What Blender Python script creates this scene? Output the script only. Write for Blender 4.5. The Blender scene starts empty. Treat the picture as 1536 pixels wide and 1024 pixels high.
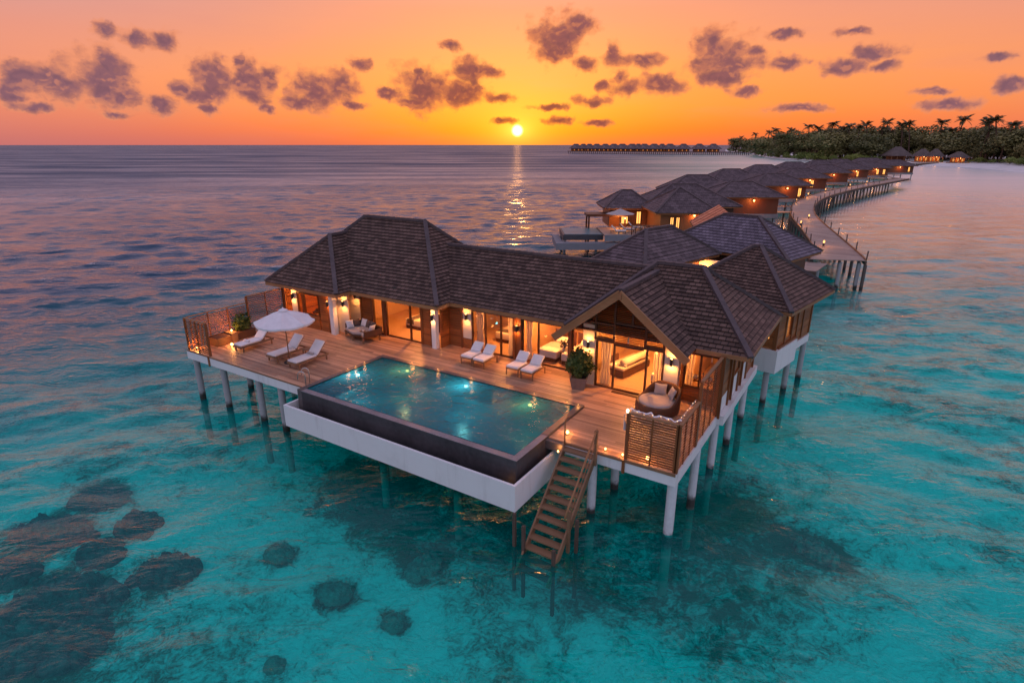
import bpy, bmesh, math, random
from mathutils import Vector, Matrix
random.seed(7)
R = math.radians
scene = bpy.context.scene
col = scene.collection
UP = Vector((0, 0, 1))

# ------------------------------------------------------------------ camera
FPX, CW, CH = 872.0, 1536.0, 1024.0
PITCH = math.atan2(295.0, FPX)
HEAD = R(32.5)
fwv = Vector((-math.sin(HEAD) * math.cos(PITCH), math.cos(HEAD) * math.cos(PITCH), -math.sin(PITCH)))
rtv = Vector((math.cos(HEAD), math.sin(HEAD), 0))
upv = rtv.cross(fwv)
hv = Vector((-math.sin(HEAD), math.cos(HEAD), 0))      # heading on the ground
CAM = Vector((0, 0, 10))
WZ = -2.7                                              # sea level
SZ = -5.0                                              # sea bed

def ray(x, y):
    return (fwv * FPX + rtv * (x - CW / 2) - upv * (y - CH / 2)).normalized()

def at(x, y, z):                                       # where a sight line meets a level
    d = ray(x, y)
    return CAM + d * ((z - CAM.z) / d.z)

cam_data = bpy.data.cameras.new('camera')
cam_data.sensor_width = 36
cam_data.lens = 36 * FPX / CW
cam_data.clip_start = 0.1
cam_data.clip_end = 40000
cam = bpy.data.objects.new('camera', cam_data)
col.objects.link(cam)
cam.matrix_world = Matrix.Translation(CAM) @ Matrix((rtv, upv, -fwv)).transposed().to_4x4()
scene.camera = cam

# ------------------------------------------------------------------ helpers
def lin(r, g, b):
    f = lambda c: (c / 255 / 12.92) if c / 255 <= 0.04045 else ((c / 255 + 0.055) / 1.055) ** 2.4
    return (f(r), f(g), f(b), 1.0)

def tag(o, label=None, cat=None, group=None, kind=None):
    if label: o['label'] = label
    if cat: o['category'] = cat
    if group: o['group'] = group
    if kind: o['kind'] = kind
    return o

def thing(name, label, cat, loc=(0, 0, 0), rz=0.0, group=None):
    o = bpy.data.objects.new(name, None)
    o.empty_display_size = 0.2
    col.objects.link(o)
    o.location = loc
    o.rotation_euler = (0, 0, rz)
    return tag(o, label, cat, group)

def world_matrix(o):
    m = Matrix.Identity(4)
    while o is not None:
        m = Matrix.Translation(o.location) @ o.rotation_euler.to_matrix().to_4x4() @ m
        o = o.parent
    return m

class MB:
    """collects faces of ONE mesh"""
    def __init__(self, xf=None):
        self.v, self.f, self.uv, self.mi = [], [], {}, {}
        self.xf = xf
        self.m = 0
    def add(self, pts, faces):
        b = len(self.v)
        for p in pts:
            p = Vector(p)
            self.v.append(self.xf @ p if self.xf else p)
        for fc in faces:
            if self.m: self.mi[len(self.f)] = self.m
            self.f.append(tuple(b + i for i in fc))
        return self
    def box(self, x0, x1, y0, y1, z0, z1):
        p = [(x0, y0, z0), (x1, y0, z0), (x1, y1, z0), (x0, y1, z0), (x0, y0, z1), (x1, y0, z1), (x1, y1, z1), (x0, y1, z1)]
        return self.add(p, [(0, 3, 2, 1), (4, 5, 6, 7), (0, 1, 5, 4), (1, 2, 6, 5), (2, 3, 7, 6), (3, 0, 4, 7)])
    def beam(self, a, b, w, h, up=UP):
        a, b = Vector(a), Vector(b)
        d = (b - a).normalized()
        s = d.cross(up)
        if s.length < 1e-4: s = Vector((1, 0, 0))
        s.normalize()
        t = s.cross(d)
        p = []
        for c in (a, b):
            for i, j in ((-1, -1), (1, -1), (1, 1), (-1, 1)):
                p.append(c + s * (i * w / 2) + t * (j * h / 2))
        return self.add(p, [(3, 2, 1, 0), (4, 5, 6, 7), (0, 1, 5, 4), (1, 2, 6, 5), (2, 3, 7, 6), (3, 0, 4, 7)])
    def tube(self, pts, r, n=8, caps=True):
        pts = [Vector(p) for p in pts]
        rs = r if isinstance(r, (list, tuple)) else [r] * len(pts)
        P, F = [], []
        side = None
        for i, p in enumerate(pts):
            d = (pts[min(i + 1, len(pts) - 1)] - pts[max(i - 1, 0)]).normalized()
            if side is None:
                side = d.cross(UP)
                if side.length < 1e-3: side = Vector((1, 0, 0))
            side = (side - d * side.dot(d)).normalized()
            t = d.cross(side)
            for k in range(n):
                a = 2 * math.pi * k / n
                P.append(p + (side * math.cos(a) + t * math.sin(a)) * rs[i])
        for i in range(len(pts) - 1):
            for k in range(n):
                q = (k + 1) % n
                F.append((i * n + k, i * n + q, (i + 1) * n + q, (i + 1) * n + k))
        if caps:
            F.append(tuple(range(n))[::-1])
            F.append(tuple((len(pts) - 1) * n + k for k in range(n)))
        return self.add(P, F)
    def lathe(self, prof, c, n=16, cap0=False, cap1=False, sx=1, sy=1):
        c = Vector(c)
        P, F = [], []
        for r, z in prof:
            for k in range(n):
                a = 2 * math.pi * k / n
                P.append(c + Vector((math.cos(a) * r * sx, math.sin(a) * r * sy, z)))
        for i in range(len(prof) - 1):
            for k in range(n):
                q = (k + 1) % n
                F.append((i * n + k, i * n + q, (i + 1) * n + q, (i + 1) * n + k))
        if cap0: F.append(tuple(range(n))[::-1])
        if cap1: F.append(tuple((len(prof) - 1) * n + k for k in range(n)))
        return self.add(P, F)
    def prism(self, poly, z0, z1):
        n = len(poly)
        P = [(x, y, z0) for x, y in poly] + [(x, y, z1) for x, y in poly]
        F = [tuple(range(n))[::-1], tuple(range(n, 2 * n))]
        for i in range(n):
            j = (i + 1) % n
            F.append((i, j, n + j, n + i))
        return self.add(P, F)
    def slab(self, pts, th):
        """a planar polygon given thickness th below its face"""
        pts = [Vector(p) for p in pts]
        nrm = (pts[1] - pts[0]).cross(pts[2] - pts[0]).normalized()
        n = len(pts)
        P = pts + [p - nrm * th for p in pts]
        F = [tuple(range(n)), tuple(range(n, 2 * n))[::-1]]
        for i in range(n):
            j = (i + 1) % n
            F.append((j, i, n + i, n + j))
        return self.add(P, F)
    def grid(self, fn, nu, nv, closed=False):
        P = [fn(i / nu, j / nv) for j in range(nv + 1) for i in range(nu + 1)]
        F = [(j * (nu + 1) + i, j * (nu + 1) + i + 1, (j + 1) * (nu + 1) + i + 1, (j + 1) * (nu + 1) + i)
             for j in range(nv) for i in range(nu)]
        return self.add(P, F)
    def roof_face(self, pts, course=0.25, lip=0.05, lift=0.0):
        """planar roof face; pts[0], pts[1] are the eave edge (counter-clockwise from outside); stepped shingle courses"""
        pts = [Vector(p) for p in pts]
        if self.xf: pts = [self.xf @ p for p in pts]
        e = (pts[1] - pts[0]).normalized()
        nrm = (pts[1] - pts[0]).cross(pts[-1] - pts[0]).normalized()
        v = nrm.cross(e)
        o = pts[0]
        q = [((p - o).dot(e), (p - o).dot(v)) for p in pts]
        uoff = random.random() * 7
        vmax = max(b for a, b in q)
        bands = [(0, vmax + 0.01)] if not course else [(i * course, (i + 1) * course) for i in range(int(vmax / course) + 1)]
        keep, self.xf = self.xf, None
        for lo, hi in bands:
            poly = clip(clip(q, lo, 1), hi, -1)
            if len(poly) < 3: continue
            b0 = len(self.v)
            P = []
            for a, b in poly:
                t = lift + (lip * (1 - (b - lo) / course) if course else 0)
                P.append(o + e * a + v * b + nrm * t)
            self.uv[len(self.f)] = [(a + uoff, b) for a, b in poly]
            self.add(P, [tuple(range(len(P)))])
            if course:
                low = [(a, b) for a, b in poly if abs(b - lo) < 1e-6]
                if len(low) >= 2:
                    a0, a1 = min(a for a, b in low), max(a for a, b in low)
                    A, B = o + e * a0 + v * lo, o + e * a1 + v * lo
                    self.uv[len(self.f)] = [(a0 + uoff, lo + .01), (a1 + uoff, lo + .01), (a1 + uoff, lo + .03), (a0 + uoff, lo + .03)]
                    self.add([A + nrm * (lift - .02), B + nrm * (lift - .02), B + nrm * (lift + lip), A + nrm * (lift + lip)], [(0, 1, 2, 3)])
        self.xf = keep
        return self
    def build(self, name, mat, parent=None, smooth=False, bevel=0.0, seg=2, sub=0):
        me = bpy.data.meshes.new(name)
        inv = world_matrix(parent).inverted() if parent else None
        vs = [inv @ p for p in self.v] if inv else self.v
        me.from_pydata([tuple(p) for p in vs], [], self.f)
        for m in (mat if isinstance(mat, (list, tuple)) else [mat]): me.materials.append(m)
        for i, k in self.mi.items(): me.polygons[i].material_index = k
        if self.uv:
            L = me.uv_layers.new(name='UVMap')
            for i, uvs in self.uv.items():
                pl = me.polygons[i]
                for k, li in enumerate(pl.loop_indices): L.data[li].uv = uvs[k]
        if bevel:
            bm = bmesh.new(); bm.from_mesh(me)
            bmesh.ops.bevel(bm, geom=bm.edges[:], offset=bevel, segments=seg, affect='EDGES', profile=.6, clamp_overlap=True)
            bm.to_mesh(me); bm.free()
        if smooth:
            for p in me.polygons: p.use_smooth = True
        ob = bpy.data.objects.new(name, me)
        col.objects.link(ob)
        if parent: ob.parent = parent
        if sub:
            md = ob.modifiers.new('sub', 'SUBSURF'); md.levels = md.render_levels = sub
        return ob

def clip(poly, lim, sgn):
    out = []
    n = len(poly)
    for i in range(n):
        a, b = poly[i], poly[(i + 1) % n]
        da, db = sgn * (a[1] - lim), sgn * (b[1] - lim)
        if da >= -1e-9: out.append(a)
        if (da > 1e-9 and db < -1e-9) or (da < -1e-9 and db > 1e-9):
            t = da / (da - db)
            out.append((a[0] + (b[0] - a[0]) * t, lim))
    return out

def copy_tree(o, parent=None, name=None):
    c = o.copy(); col.objects.link(c)
    c.parent = parent
    for ch in o.children: copy_tree(ch, c)
    return c

def lamp(name, loc, watts, parent=None, rgb=(1.0, .365, .085), radius=.04, kind='POINT', spot=None):
    d = bpy.data.lights.new(name, kind)
    d.energy = watts; d.color = rgb
    d.shadow_soft_size = radius
    o = bpy.data.objects.new(name, d)
    col.objects.link(o)
    if parent:
        o.parent = parent
        o.matrix_local = world_matrix(parent).inverted() @ Matrix.Translation(Vector(loc))
    else:
        o.location = loc
    return o

# ------------------------------------------------------------------ materials
class NT:
    def __init__(self, tree):
        self.t = tree
        self.n = tree.nodes; self.l = tree.links
    def node(self, typ, **kw):
        nd = self.n.new(typ)
        for k, v in kw.items():
            if k.startswith('in_'):
                key = k[3:]
                key = int(key) if key.isdigit() else key.replace('_', ' ')
                self.set(nd.inputs[key], v)
            else:
                setattr(nd, k, v)
        return nd
    def set(self, sock, v):
        if isinstance(v, bpy.types.NodeSocket): self.l.new(v, sock)
        else: sock.default_value = v
    def math(self, op, a, b=0.0, c=0.0, clamp=False):
        nd = self.n.new('ShaderNodeMath'); nd.operation = op; nd.use_clamp = clamp
        for s, v in zip(nd.inputs, (a, b, c)): self.set(s, v)
        return nd.outputs[0]
    def vmath(self, op, a, b=None, scale=None):
        nd = self.n.new('ShaderNodeVectorMath'); nd.operation = op
        self.set(nd.inputs[0], a)
        if b is not None: self.set(nd.inputs[1], b)
        if scale is not None: self.set(nd.inputs['Scale'], scale)
        return nd.outputs['Value'] if op in ('DOT_PRODUCT', 'LENGTH', 'DISTANCE') else nd.outputs[0]
    def mix(self, f, a, b, blend='MIX'):
        nd = self.n.new('ShaderNodeMix'); nd.data_type = 'RGBA'; nd.blend_type = blend
        self.set(nd.inputs['Factor'], f); self.set(nd.inputs[6], a); self.set(nd.inputs[7], b)
        return nd.outputs[2]
    def mapr(self, v, a, b, c=0.0, d=1.0, interp='SMOOTHSTEP'):
        nd = self.n.new('ShaderNodeMapRange'); nd.interpolation_type = interp
        for s, x in zip(nd.inputs, (v, a, b, c, d)): self.set(s, x)
        return nd.outputs[0]
    def ramp(self, f, stops, interp='LINEAR'):
        nd = self.n.new('ShaderNodeValToRGB'); nd.color_ramp.interpolation = interp
        el = nd.color_ramp.elements
        while len(el) < len(stops): el.new(0.5)
        for e, (p, c) in zip(el, stops):
            e.position = p; e.color = c if len(c) == 4 else (*c, 1)
        self.set(nd.inputs[0], f)
        return nd.outputs[0]
    def noise(self, vec, scale, detail=4, rough=.55, dist=0.0):
        nd = self.n.new('ShaderNodeTexNoise')
        self.set(nd.inputs['Vector'], vec)
        nd.inputs['Scale'].default_value = scale; nd.inputs['Detail'].default_value = detail
        nd.inputs['Roughness'].default_value = rough; nd.inputs['Distortion'].default_value = dist
        return nd
    def mapping(self, vec, scale=(1, 1, 1), rot=(0, 0, 0), loc=(0, 0, 0)):
        nd = self.n.new('ShaderNodeMapping')
        self.set(nd.inputs['Vector'], vec)
        nd.inputs['Scale'].default_value = scale; nd.inputs['Rotation'].default_value = rot
        nd.inputs['Location'].default_value = loc
        return nd.outputs[0]

def new_mat(name):
    m = bpy.data.materials.new(name); m.use_nodes = True
    t = NT(m.node_tree)
    b = t.n['Principled BSDF']
    return m, t, b

def geo(t): return t.n.new('ShaderNodeNewGeometry')
def pos(t): return geo(t).outputs['Position']
def objc(t): return t.n.new('ShaderNodeTexCoord').outputs['Object']

def bump(t, b, h, dist=.01, strength=1.0):
    nd = t.n.new('ShaderNodeBump')
    nd.inputs['Strength'].default_value = strength; nd.inputs['Distance'].default_value = dist
    t.set(nd.inputs['Height'], h)
    t.l.new(nd.outputs[0], b.inputs['Normal'])
    return nd

def wood(name, c0, c1, rough=.55, axis='x', vari=.5):
    m, t, b = new_mat(name)
    g = geo(t)
    sc = {'x': (1.2, 22, 22), 'y': (22, 1.2, 22), 'z': (22, 22, 1.2)}[axis]
    rnd = g.outputs['Random Per Island']
    p = t.vmath('ADD', g.outputs['Position'], t.n.new('ShaderNodeCombineXYZ').outputs[0])
    cx = t.n.new('ShaderNodeCombineXYZ')
    t.set(cx.inputs[0], t.math('MULTIPLY', rnd, 17.0)); t.set(cx.inputs[1], t.math('MULTIPLY', rnd, 31.0)); t.set(cx.inputs[2], t.math('MULTIPLY', rnd, 11.0))
    p = t.vmath('ADD', g.outputs['Position'], cx.outputs[0])
    gr = t.noise(t.mapping(p, sc), 1.0, 5, .6, .4).outputs[0]
    big = t.noise(g.outputs['Position'], .6, 3).outputs[0]
    f = t.math('ADD', t.math('MULTIPLY', gr, .55), t.math('MULTIPLY', rnd, vari))
    f = t.math('ADD', f, t.math('MULTIPLY', t.math('SUBTRACT', big, .5), .6))
    t.set(b.inputs['Base Color'], t.ramp(f, [(.12, c0), (.85, c1)]))
    t.set(b.inputs['Roughness'], t.mapr(gr, .3, .7, rough - .1, rough + .12))
    b.inputs['Specular IOR Level'].default_value = .35
    bump(t, b, gr, .004, .6)
    return m

def plain(name, c, rough=.6, metal=0.0, nscale=8.0, namp=.25, bmp=.003, spec=.5):
    m, t, b = new_mat(name)
    p = pos(t)
    n1 = t.noise(p, nscale, 5, .6).outputs[0]
    n2 = t.noise(p, nscale * .13, 3, .5).outputs[0]
    f = t.math('ADD', t.math('MULTIPLY', n1, .5), t.math('MULTIPLY', n2, .5))
    lo = tuple(x * (1 - namp) for x in c[:3]); hi = tuple(min(1, x * (1 + namp)) for x in c[:3])
    t.set(b.inputs['Base Color'], t.ramp(f, [(.3, lo), (.7, hi)]))
    b.inputs['Roughness'].default_value = rough
    b.inputs['Metallic'].default_value = metal
    b.inputs['Specular IOR Level'].default_value = spec
    if bmp: bump(t, b, n1, bmp)
    return m

def fabric(name, c, weave=160.0, sss=0.0):
    m, t, b = new_mat(name)
    p = pos(t)
    n1 = t.noise(p, weave, 2).outputs[0]
    n2 = t.noise(p, 2.5, 4).outputs[0]
    t.set(b.inputs['Base Color'], t.ramp(n2, [(.3, tuple(x * .86 for x in c[:3])), (.7, c)]))
    b.inputs['Roughness'].default_value = .9
    b.inputs['Sheen Weight'].default_value = .2
    bump(t, b, t.math('ADD', t.math('MULTIPLY', n1, .15), n2), .02, .5)
    return m

def emit(name, rgb, s):
    m = bpy.data.materials.new(name); m.use_nodes = True
    t = NT(m.node_tree); t.n.remove(t.n['Principled BSDF'])
    e = t.node('ShaderNodeEmission', in_Color=(*rgb, 1), in_Strength=s)
    t.l.new(e.outputs[0], t.n['Material Output'].inputs['Surface'])
    return m

def shingle(name, c0, c1, mortar, bw=.32, rh=.25, nmix=.5):
    m, t, b = new_mat(name)
    uv = t.n.new('ShaderNodeUVMap').outputs[0]
    wob = t.noise(uv, 3.0, 2)
    uvw = t.vmath('ADD', uv, t.vmath('MULTIPLY', wob.outputs['Color'], (.06, .02, 0)))
    br = t.node('ShaderNodeTexBrick', offset=.5, squash=1.0)
    t.set(br.inputs['Vector'], uvw)
    br.inputs['Color1'].default_value = (*c0, 1); br.inputs['Color2'].default_value = (*c1, 1)
    br.inputs['Mortar'].default_value = (*mortar, 1)
    br.inputs['Scale'].default_value = 1.0; br.inputs['Mortar Size'].default_value = .018
    br.inputs['Mortar Smooth'].default_value = .3
    br.inputs['Brick Width'].default_value = bw; br.inputs['Row Height'].default_value = rh
    # weathering: streaks down the slope and patches
    st = t.noise(t.mapping(uv, (5, .5, 1)), 1.0, 5, .65).outputs[0]
    pt = t.noise(uv, .35, 4, .6).outputs[0]
    fine = t.noise(t.mapping(uv, (30, 6, 1)), 1.0, 3, .6).outputs[0]
    w = t.math('ADD', t.math('MULTIPLY', st, .5), t.math('ADD', t.math('MULTIPLY', pt, .5), t.math('MULTIPLY', fine, .35)))
    k = t.mapr(w, .38, 1.0, .55, 1.55, 'LINEAR')
    t.set(b.inputs['Base Color'], t.vmath('SCALE', br.outputs['Color'], scale=k))
    b.inputs['Roughness'].default_value = .75
    b.inputs['Specular IOR Level'].default_value = .35
    h = t.math('ADD', t.math('MULTIPLY', br.outputs['Fac'], -1.0), t.math('MULTIPLY', fine, .5))
    bump(t, b, h, .02, .7)
    return m

M = {}
M['deck'] = wood('deck_board', lin(118, 84, 64)[:3], lin(204, 160, 128)[:3], .5, 'x', .55)
M['deck_y'] = wood('walkway_board', lin(125, 108, 98)[:3], lin(182, 160, 144)[:3], .6, 'x', .3)
M['teak'] = wood('teak_wall', lin(112, 64, 34)[:3], lin(176, 108, 58)[:3], .5, 'x', .4)
M['teak_y'] = wood('teak_wall_side', lin(112, 64, 34)[:3], lin(176, 108, 58)[:3], .5, 'y', .4)
M['teak_z'] = wood('teak_upright', lin(96, 56, 30)[:3], lin(158, 98, 54)[:3], .5, 'z', .3)
M['dark_teak'] = wood('dark_timber', lin(58, 34, 22)[:3], lin(104, 64, 38)[:3], .5, 'z', .3)
M['soffit'] = wood('soffit_board', lin(110, 66, 36)[:3], lin(168, 108, 62)[:3], .6, 'x', .3)
M['fascia'] = wood('fascia_board', lin(120, 82, 54)[:3], lin(176, 128, 86)[:3], .55, 'x', .3)
M['old_wood'] = wood('weathered_timber', lin(60, 48, 42)[:3], lin(112, 92, 78)[:3], .8, 'z', .4)
M['stair'] = wood('step_timber', lin(98, 72, 52)[:3], lin(160, 122, 90)[:3], .65, 'x', .4)
M['shingle'] = shingle('roof_shingle', (.068, .038, .028), (.165, .098, .074), (.02, .012, .01), .27, .21)
M['shingle_far'] = shingle('far_roof_shingle', (.085, .06, .062), (.16, .115, .12), (.035, .025, .028), .5, .4)
M['shingle_red'] = shingle('terracotta_shingle', (.55, .17, .07), (.75, .27, .13), (.09, .03, .02), .3, .3)
M['shingle_grey'] = shingle('grey_roof_shingle', (.105, .085, .105), (.2, .165, .2), (.04, .03, .04), .3, .28)
M['ridge'] = plain('ridge_tile', (.085, .06, .06), .7, 0, 6, .4)
M['render'], t, b = new_mat('white_render')
p = pos(t)
drip = t.noise(t.mapping(p, (2.2, 2.2, .28)), 1.0, 6, .65).outputs[0]; blot = t.noise(p, .7, 5, .6).outputs[0]
f = t.math('ADD', t.math('MULTIPLY', t.mapr(drip, .5, .8), .55), t.math('MULTIPLY', t.mapr(blot, .5, .85), .45))
t.set(b.inputs['Base Color'], t.mix(f, (.78, .77, .75, 1), (.5, .48, .45, 1)))      # salt and rain streaks
b.inputs['Roughness'].default_value = .8
bump(t, b, t.noise(p, 30, 3).outputs[0], .002)
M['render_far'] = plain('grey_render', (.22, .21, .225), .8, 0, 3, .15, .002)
M['cream'] = plain('cream_render', (.66, .58, .47), .85, 0, 5, .06, .002)
M['room'] = plain('room_wall', (.5, .33, .19), .85, 0, 3, .1, 0)
M['carpet'] = plain('room_floor', (.46, .29, .17), .7, 0, 6, .12, .002)
M['stone'] = plain('dark_pool_stone', (.05, .046, .05), .45, 0, 5, .55, .006)
M['coping'] = plain('pool_coping_stone', (.10, .085, .082), .45, 0, 7, .4, .005)
M['lit_edge_slab'] = plain('lit_edge_stone', (.2, .18, .19), .35, 0, 6, .4, .004)  # paler stone: skylight on the lip's top painted into its colour
M['red_teak'] = wood('red_timber', lin(74, 40, 25)[:3], lin(122, 68, 40)[:3], .55, 'z', .4)
M['gravel'] = plain('trough_pebbles', (.06, .055, .055), .6, 0, 25, .7, .05)
M['pooltile'] = plain('pool_tile', (.03, .15, .19), .4, 0, 4, .3, .0)
M['white'] = fabric('white_cushion', (.8, .77, .76))
M['linen'] = fabric('bed_linen', (.78, .68, .55))
M['grey_fab'] = fabric('greige_cushion', (.42, .36, .33))
M['dark_fab'] = fabric('brown_cushion', (.07, .05, .045))
M['canvas'] = fabric('parasol_canvas', (.78, .74, .74), 60)
M['curtain'] = fabric('sheer_curtain', (.82, .76, .68), 90)
_t = NT(M['curtain'].node_tree); _b = _t.n['Principled BSDF']
_tl = _t.node('ShaderNodeBsdfTranslucent', in_Color=(.8, .68, .5, 1)); _mx = _t.node('ShaderNodeMixShader'); _mx.inputs[0].default_value = .5
_t.l.new(_b.outputs[0], _mx.inputs[1]); _t.l.new(_tl.outputs[0], _mx.inputs[2]); _t.l.new(_mx.outputs[0], _t.n['Material Output'].inputs['Surface'])
M['wicker'] = wood('brown_wicker', lin(70, 46, 32)[:3], lin(120, 82, 58)[:3], .6, 'z', .2)
M['steel'] = plain('brushed_steel', (.6, .57, .55), .3, 1.0, 20, .1, 0)
M['black'] = plain('black_metal', (.03, .028, .027), .5, .3, 10, .2, 0)
M['pot'] = plain('clay_pot', (.16, .12, .105), .7, 0, 6, .3, .004)
M['soil'] = plain('potting_soil', (.03, .02, .015), .95, 0, 30, .5, .02)
M['lit'] = emit('lit_window', (1.0, .42, .10), 2.0)
M['lit_far'] = emit('far_lit_opening', (1.0, .38, .08), 1.2)
M['edge_bulb'] = emit('edge_lamp_glow', (1.0, .55, .2), 3.0)
M['lit_hut'] = emit('hut_glow', (1.0, .42, .12), .8)
M['bulb'] = emit('lamp_glow', (1.0, .48, .14), 8.0)
M['bulb_far'] = emit('walkway_lantern_glow', (1.0, .45, .14), 2.6)
M['poolglow_w'] = emit('white_pool_lamp', (.62, 1.0, .86), 7.0)
M['poolglow_a'] = emit('amber_pool_lamp', (1.0, .5, .12), 5.0)

def pile_mat(name, c, wet):
    m, t, b = new_mat(name)
    p = pos(t)
    n1 = t.noise(p, 6, 5, .6).outputs[0]
    z = t.n.new('ShaderNodeSeparateXYZ'); t.l.new(p, z.inputs[0])
    lvl = t.math('ADD', z.outputs[2], t.math('MULTIPLY', t.math('SUBTRACT', n1, .5), .35))
    base = t.ramp(n1, [(.3, tuple(x * .85 for x in c)), (.7, c)])
    wetc = t.mix(t.mapr(lvl, WZ - .5, WZ - .1), (.20, .25, .21, 1), (*wet, 1))                 # pale growth below the tide line
    t.set(b.inputs['Base Color'], t.mix(t.mapr(lvl, WZ + .12, WZ + .42), wetc, base))   # tide line of algae
    b.inputs['Roughness'].default_value = .7
    bump(t, b, n1, .006)
    return m
M['pile'] = pile_mat('concrete_pile', (.42, .40, .40), (.03, .026, .02))
M['pile_white'] = pile_mat('painted_pile', (.72, .70, .70), (.05, .04, .035))
M['pile_wood'] = pile_mat('timber_pile', (.12, .09, .075), (.03, .024, .02))

def glass_mat():
    m = bpy.data.materials.new('window_glass'); m.use_nodes = True
    t = NT(m.node_tree); t.n.remove(t.n['Principled BSDF'])
    tr = t.node('ShaderNodeBsdfTransparent', in_Color=(.95, .93, .9, 1))
    gl = t.node('ShaderNodeBsdfGlossy', in_Roughness=.02)
    g = geo(t)
    c = t.math('ABSOLUTE', t.vmath('DOT_PRODUCT', g.outputs['Incoming'], g.outputs['Normal']))
    fr = t.math('ADD', .035, t.math('MULTIPLY', .9, t.math('POWER', t.math('SUBTRACT', 1.0, c), 5.0)))
    mx = t.node('ShaderNodeMixShader')
    t.set(mx.inputs[0], fr); t.l.new(tr.outputs[0], mx.inputs[1]); t.l.new(gl.outputs[0], mx.inputs[2])
    t.l.new(mx.outputs[0], t.n['Material Output'].inputs['Surface'])
    return m
M['glass'] = glass_mat()

def leaf(name, c0, c1):
    m, t, b = new_mat(name)
    g = geo(t)
    oi = t.n.new('ShaderNodeObjectInfo')
    n = t.noise(g.outputs['Position'], .5, 3).outputs[0]
    f = t.math('ADD', t.math('MULTIPLY', g.outputs['Random Per Island'], .6), t.math('MULTIPLY', n, .5))
    f = t.math('ADD', f, t.math('MULTIPLY', t.math('SUBTRACT', oi.outputs['Random'], .5), .5))
    t.set(b.inputs['Base Color'], t.ramp(f, [(.15, c0), (.9, c1)]))
    b.inputs['Roughness'].default_value = .55
    b.inputs['Specular IOR Level'].default_value = .3
    return m
M['leaf'] = leaf('shrub_leaf', (.03, .06, .012), (.13, .17, .04))
M['palm'] = leaf('palm_frond', (.05, .055, .02), (.15, .13, .05))
M['tree'] = leaf('tree_leaf', (.07, .08, .026), (.30, .26, .09))
M['bush'] = leaf('bush_leaf', (.08, .13, .025), (.30, .34, .08))
M['trunk'] = wood('palm_trunk', lin(70, 52, 42)[:3], lin(120, 94, 78)[:3], .9, 'z', .2)
# ------------------------------------------------------------------ sky
SUN = ray(776, 196)
sun_el = math.asin(SUN.z)
sun_az = math.atan2(SUN.dot(rtv), SUN.dot(hv))

def azel(x, y):
    d = ray(x, y)
    return math.atan2(d.dot(rtv), d.dot(hv)), math.asin(d.z)

world = bpy.data.worlds.new('World'); scene.world = world
world.use_nodes = True
W = NT(world.node_tree)
for nd in list(W.n): W.n.remove(nd)
gen = W.n.new('ShaderNodeTexCoord').outputs['Generated']
dvec = W.vmath('NORMALIZE', gen)
dx = W.vmath('DOT_PRODUCT', dvec, tuple(rtv)); dy = W.vmath('DOT_PRODUCT', dvec, tuple(hv)); dz = W.vmath('DOT_PRODUCT', dvec, (0, 0, 1))
az = W.math('ARCTAN2', dx, dy)
el = W.math('ARCSINE', W.math('MAXIMUM', dz, 0.0))
eln = W.math('MULTIPLY', el, 2 / math.pi)
E90 = lambda d: d / 90.0
sun_col = W.ramp(eln, [(0, lin(236, 108, 66)), (E90(1.2), lin(255, 116, 38)), (E90(3.2), lin(255, 138, 42)), (E90(6.5), lin(252, 146, 64)), (E90(11), lin(240, 143, 100)),
                       (E90(15), lin(214, 156, 152)), (E90(28), lin(176, 158, 188)), (E90(48), lin(172, 158, 192)), (1, lin(172, 176, 214))])
side_col = W.ramp(eln, [(0, lin(198, 116, 114)), (E90(2), lin(222, 126, 108)), (E90(5), lin(240, 142, 106)), (E90(8), lin(226, 140, 120)), (E90(12), lin(198, 148, 150)),
                        (E90(15), lin(188, 158, 176)), (E90(28), lin(170, 162, 198)), (E90(48), lin(168, 160, 198)), (1, lin(172, 176, 214))])
back_col = W.ramp(eln, [(0, lin(158, 150, 186)), (E90(6), lin(182, 170, 204)), (E90(14), lin(204, 190, 220)), (E90(30), lin(208, 204, 236)), (1, lin(172, 176, 214))])
aaz = W.math('ABSOLUTE', W.math('SUBTRACT', az, sun_az))
saz = W.math('SUBTRACT', az, sun_az)
skew = W.math('MAXIMUM', W.math('MULTIPLY', saz, .72), W.math('MULTIPLY', saz, -1.12))   # the right of the sun stays redder
sky = W.mix(W.mapr(skew, R(4), R(52)), sun_col, side_col)
sky = W.mix(W.mapr(aaz, R(65), R(140)), sky, back_col)
# soft unevenness of the high thin cloud
cyl = W.n.new('ShaderNodeCombineXYZ'); W.set(cyl.inputs[0], az); W.set(cyl.inputs[1], el)
veil = W.noise(W.mapping(cyl.outputs[0], (3, 16, 1)), 1.0, 5, .6).outputs[0]
sky = W.mix(W.math('MULTIPLY', W.mapr(veil, .45, .75), .22), sky, lin(214, 128, 118))
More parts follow.
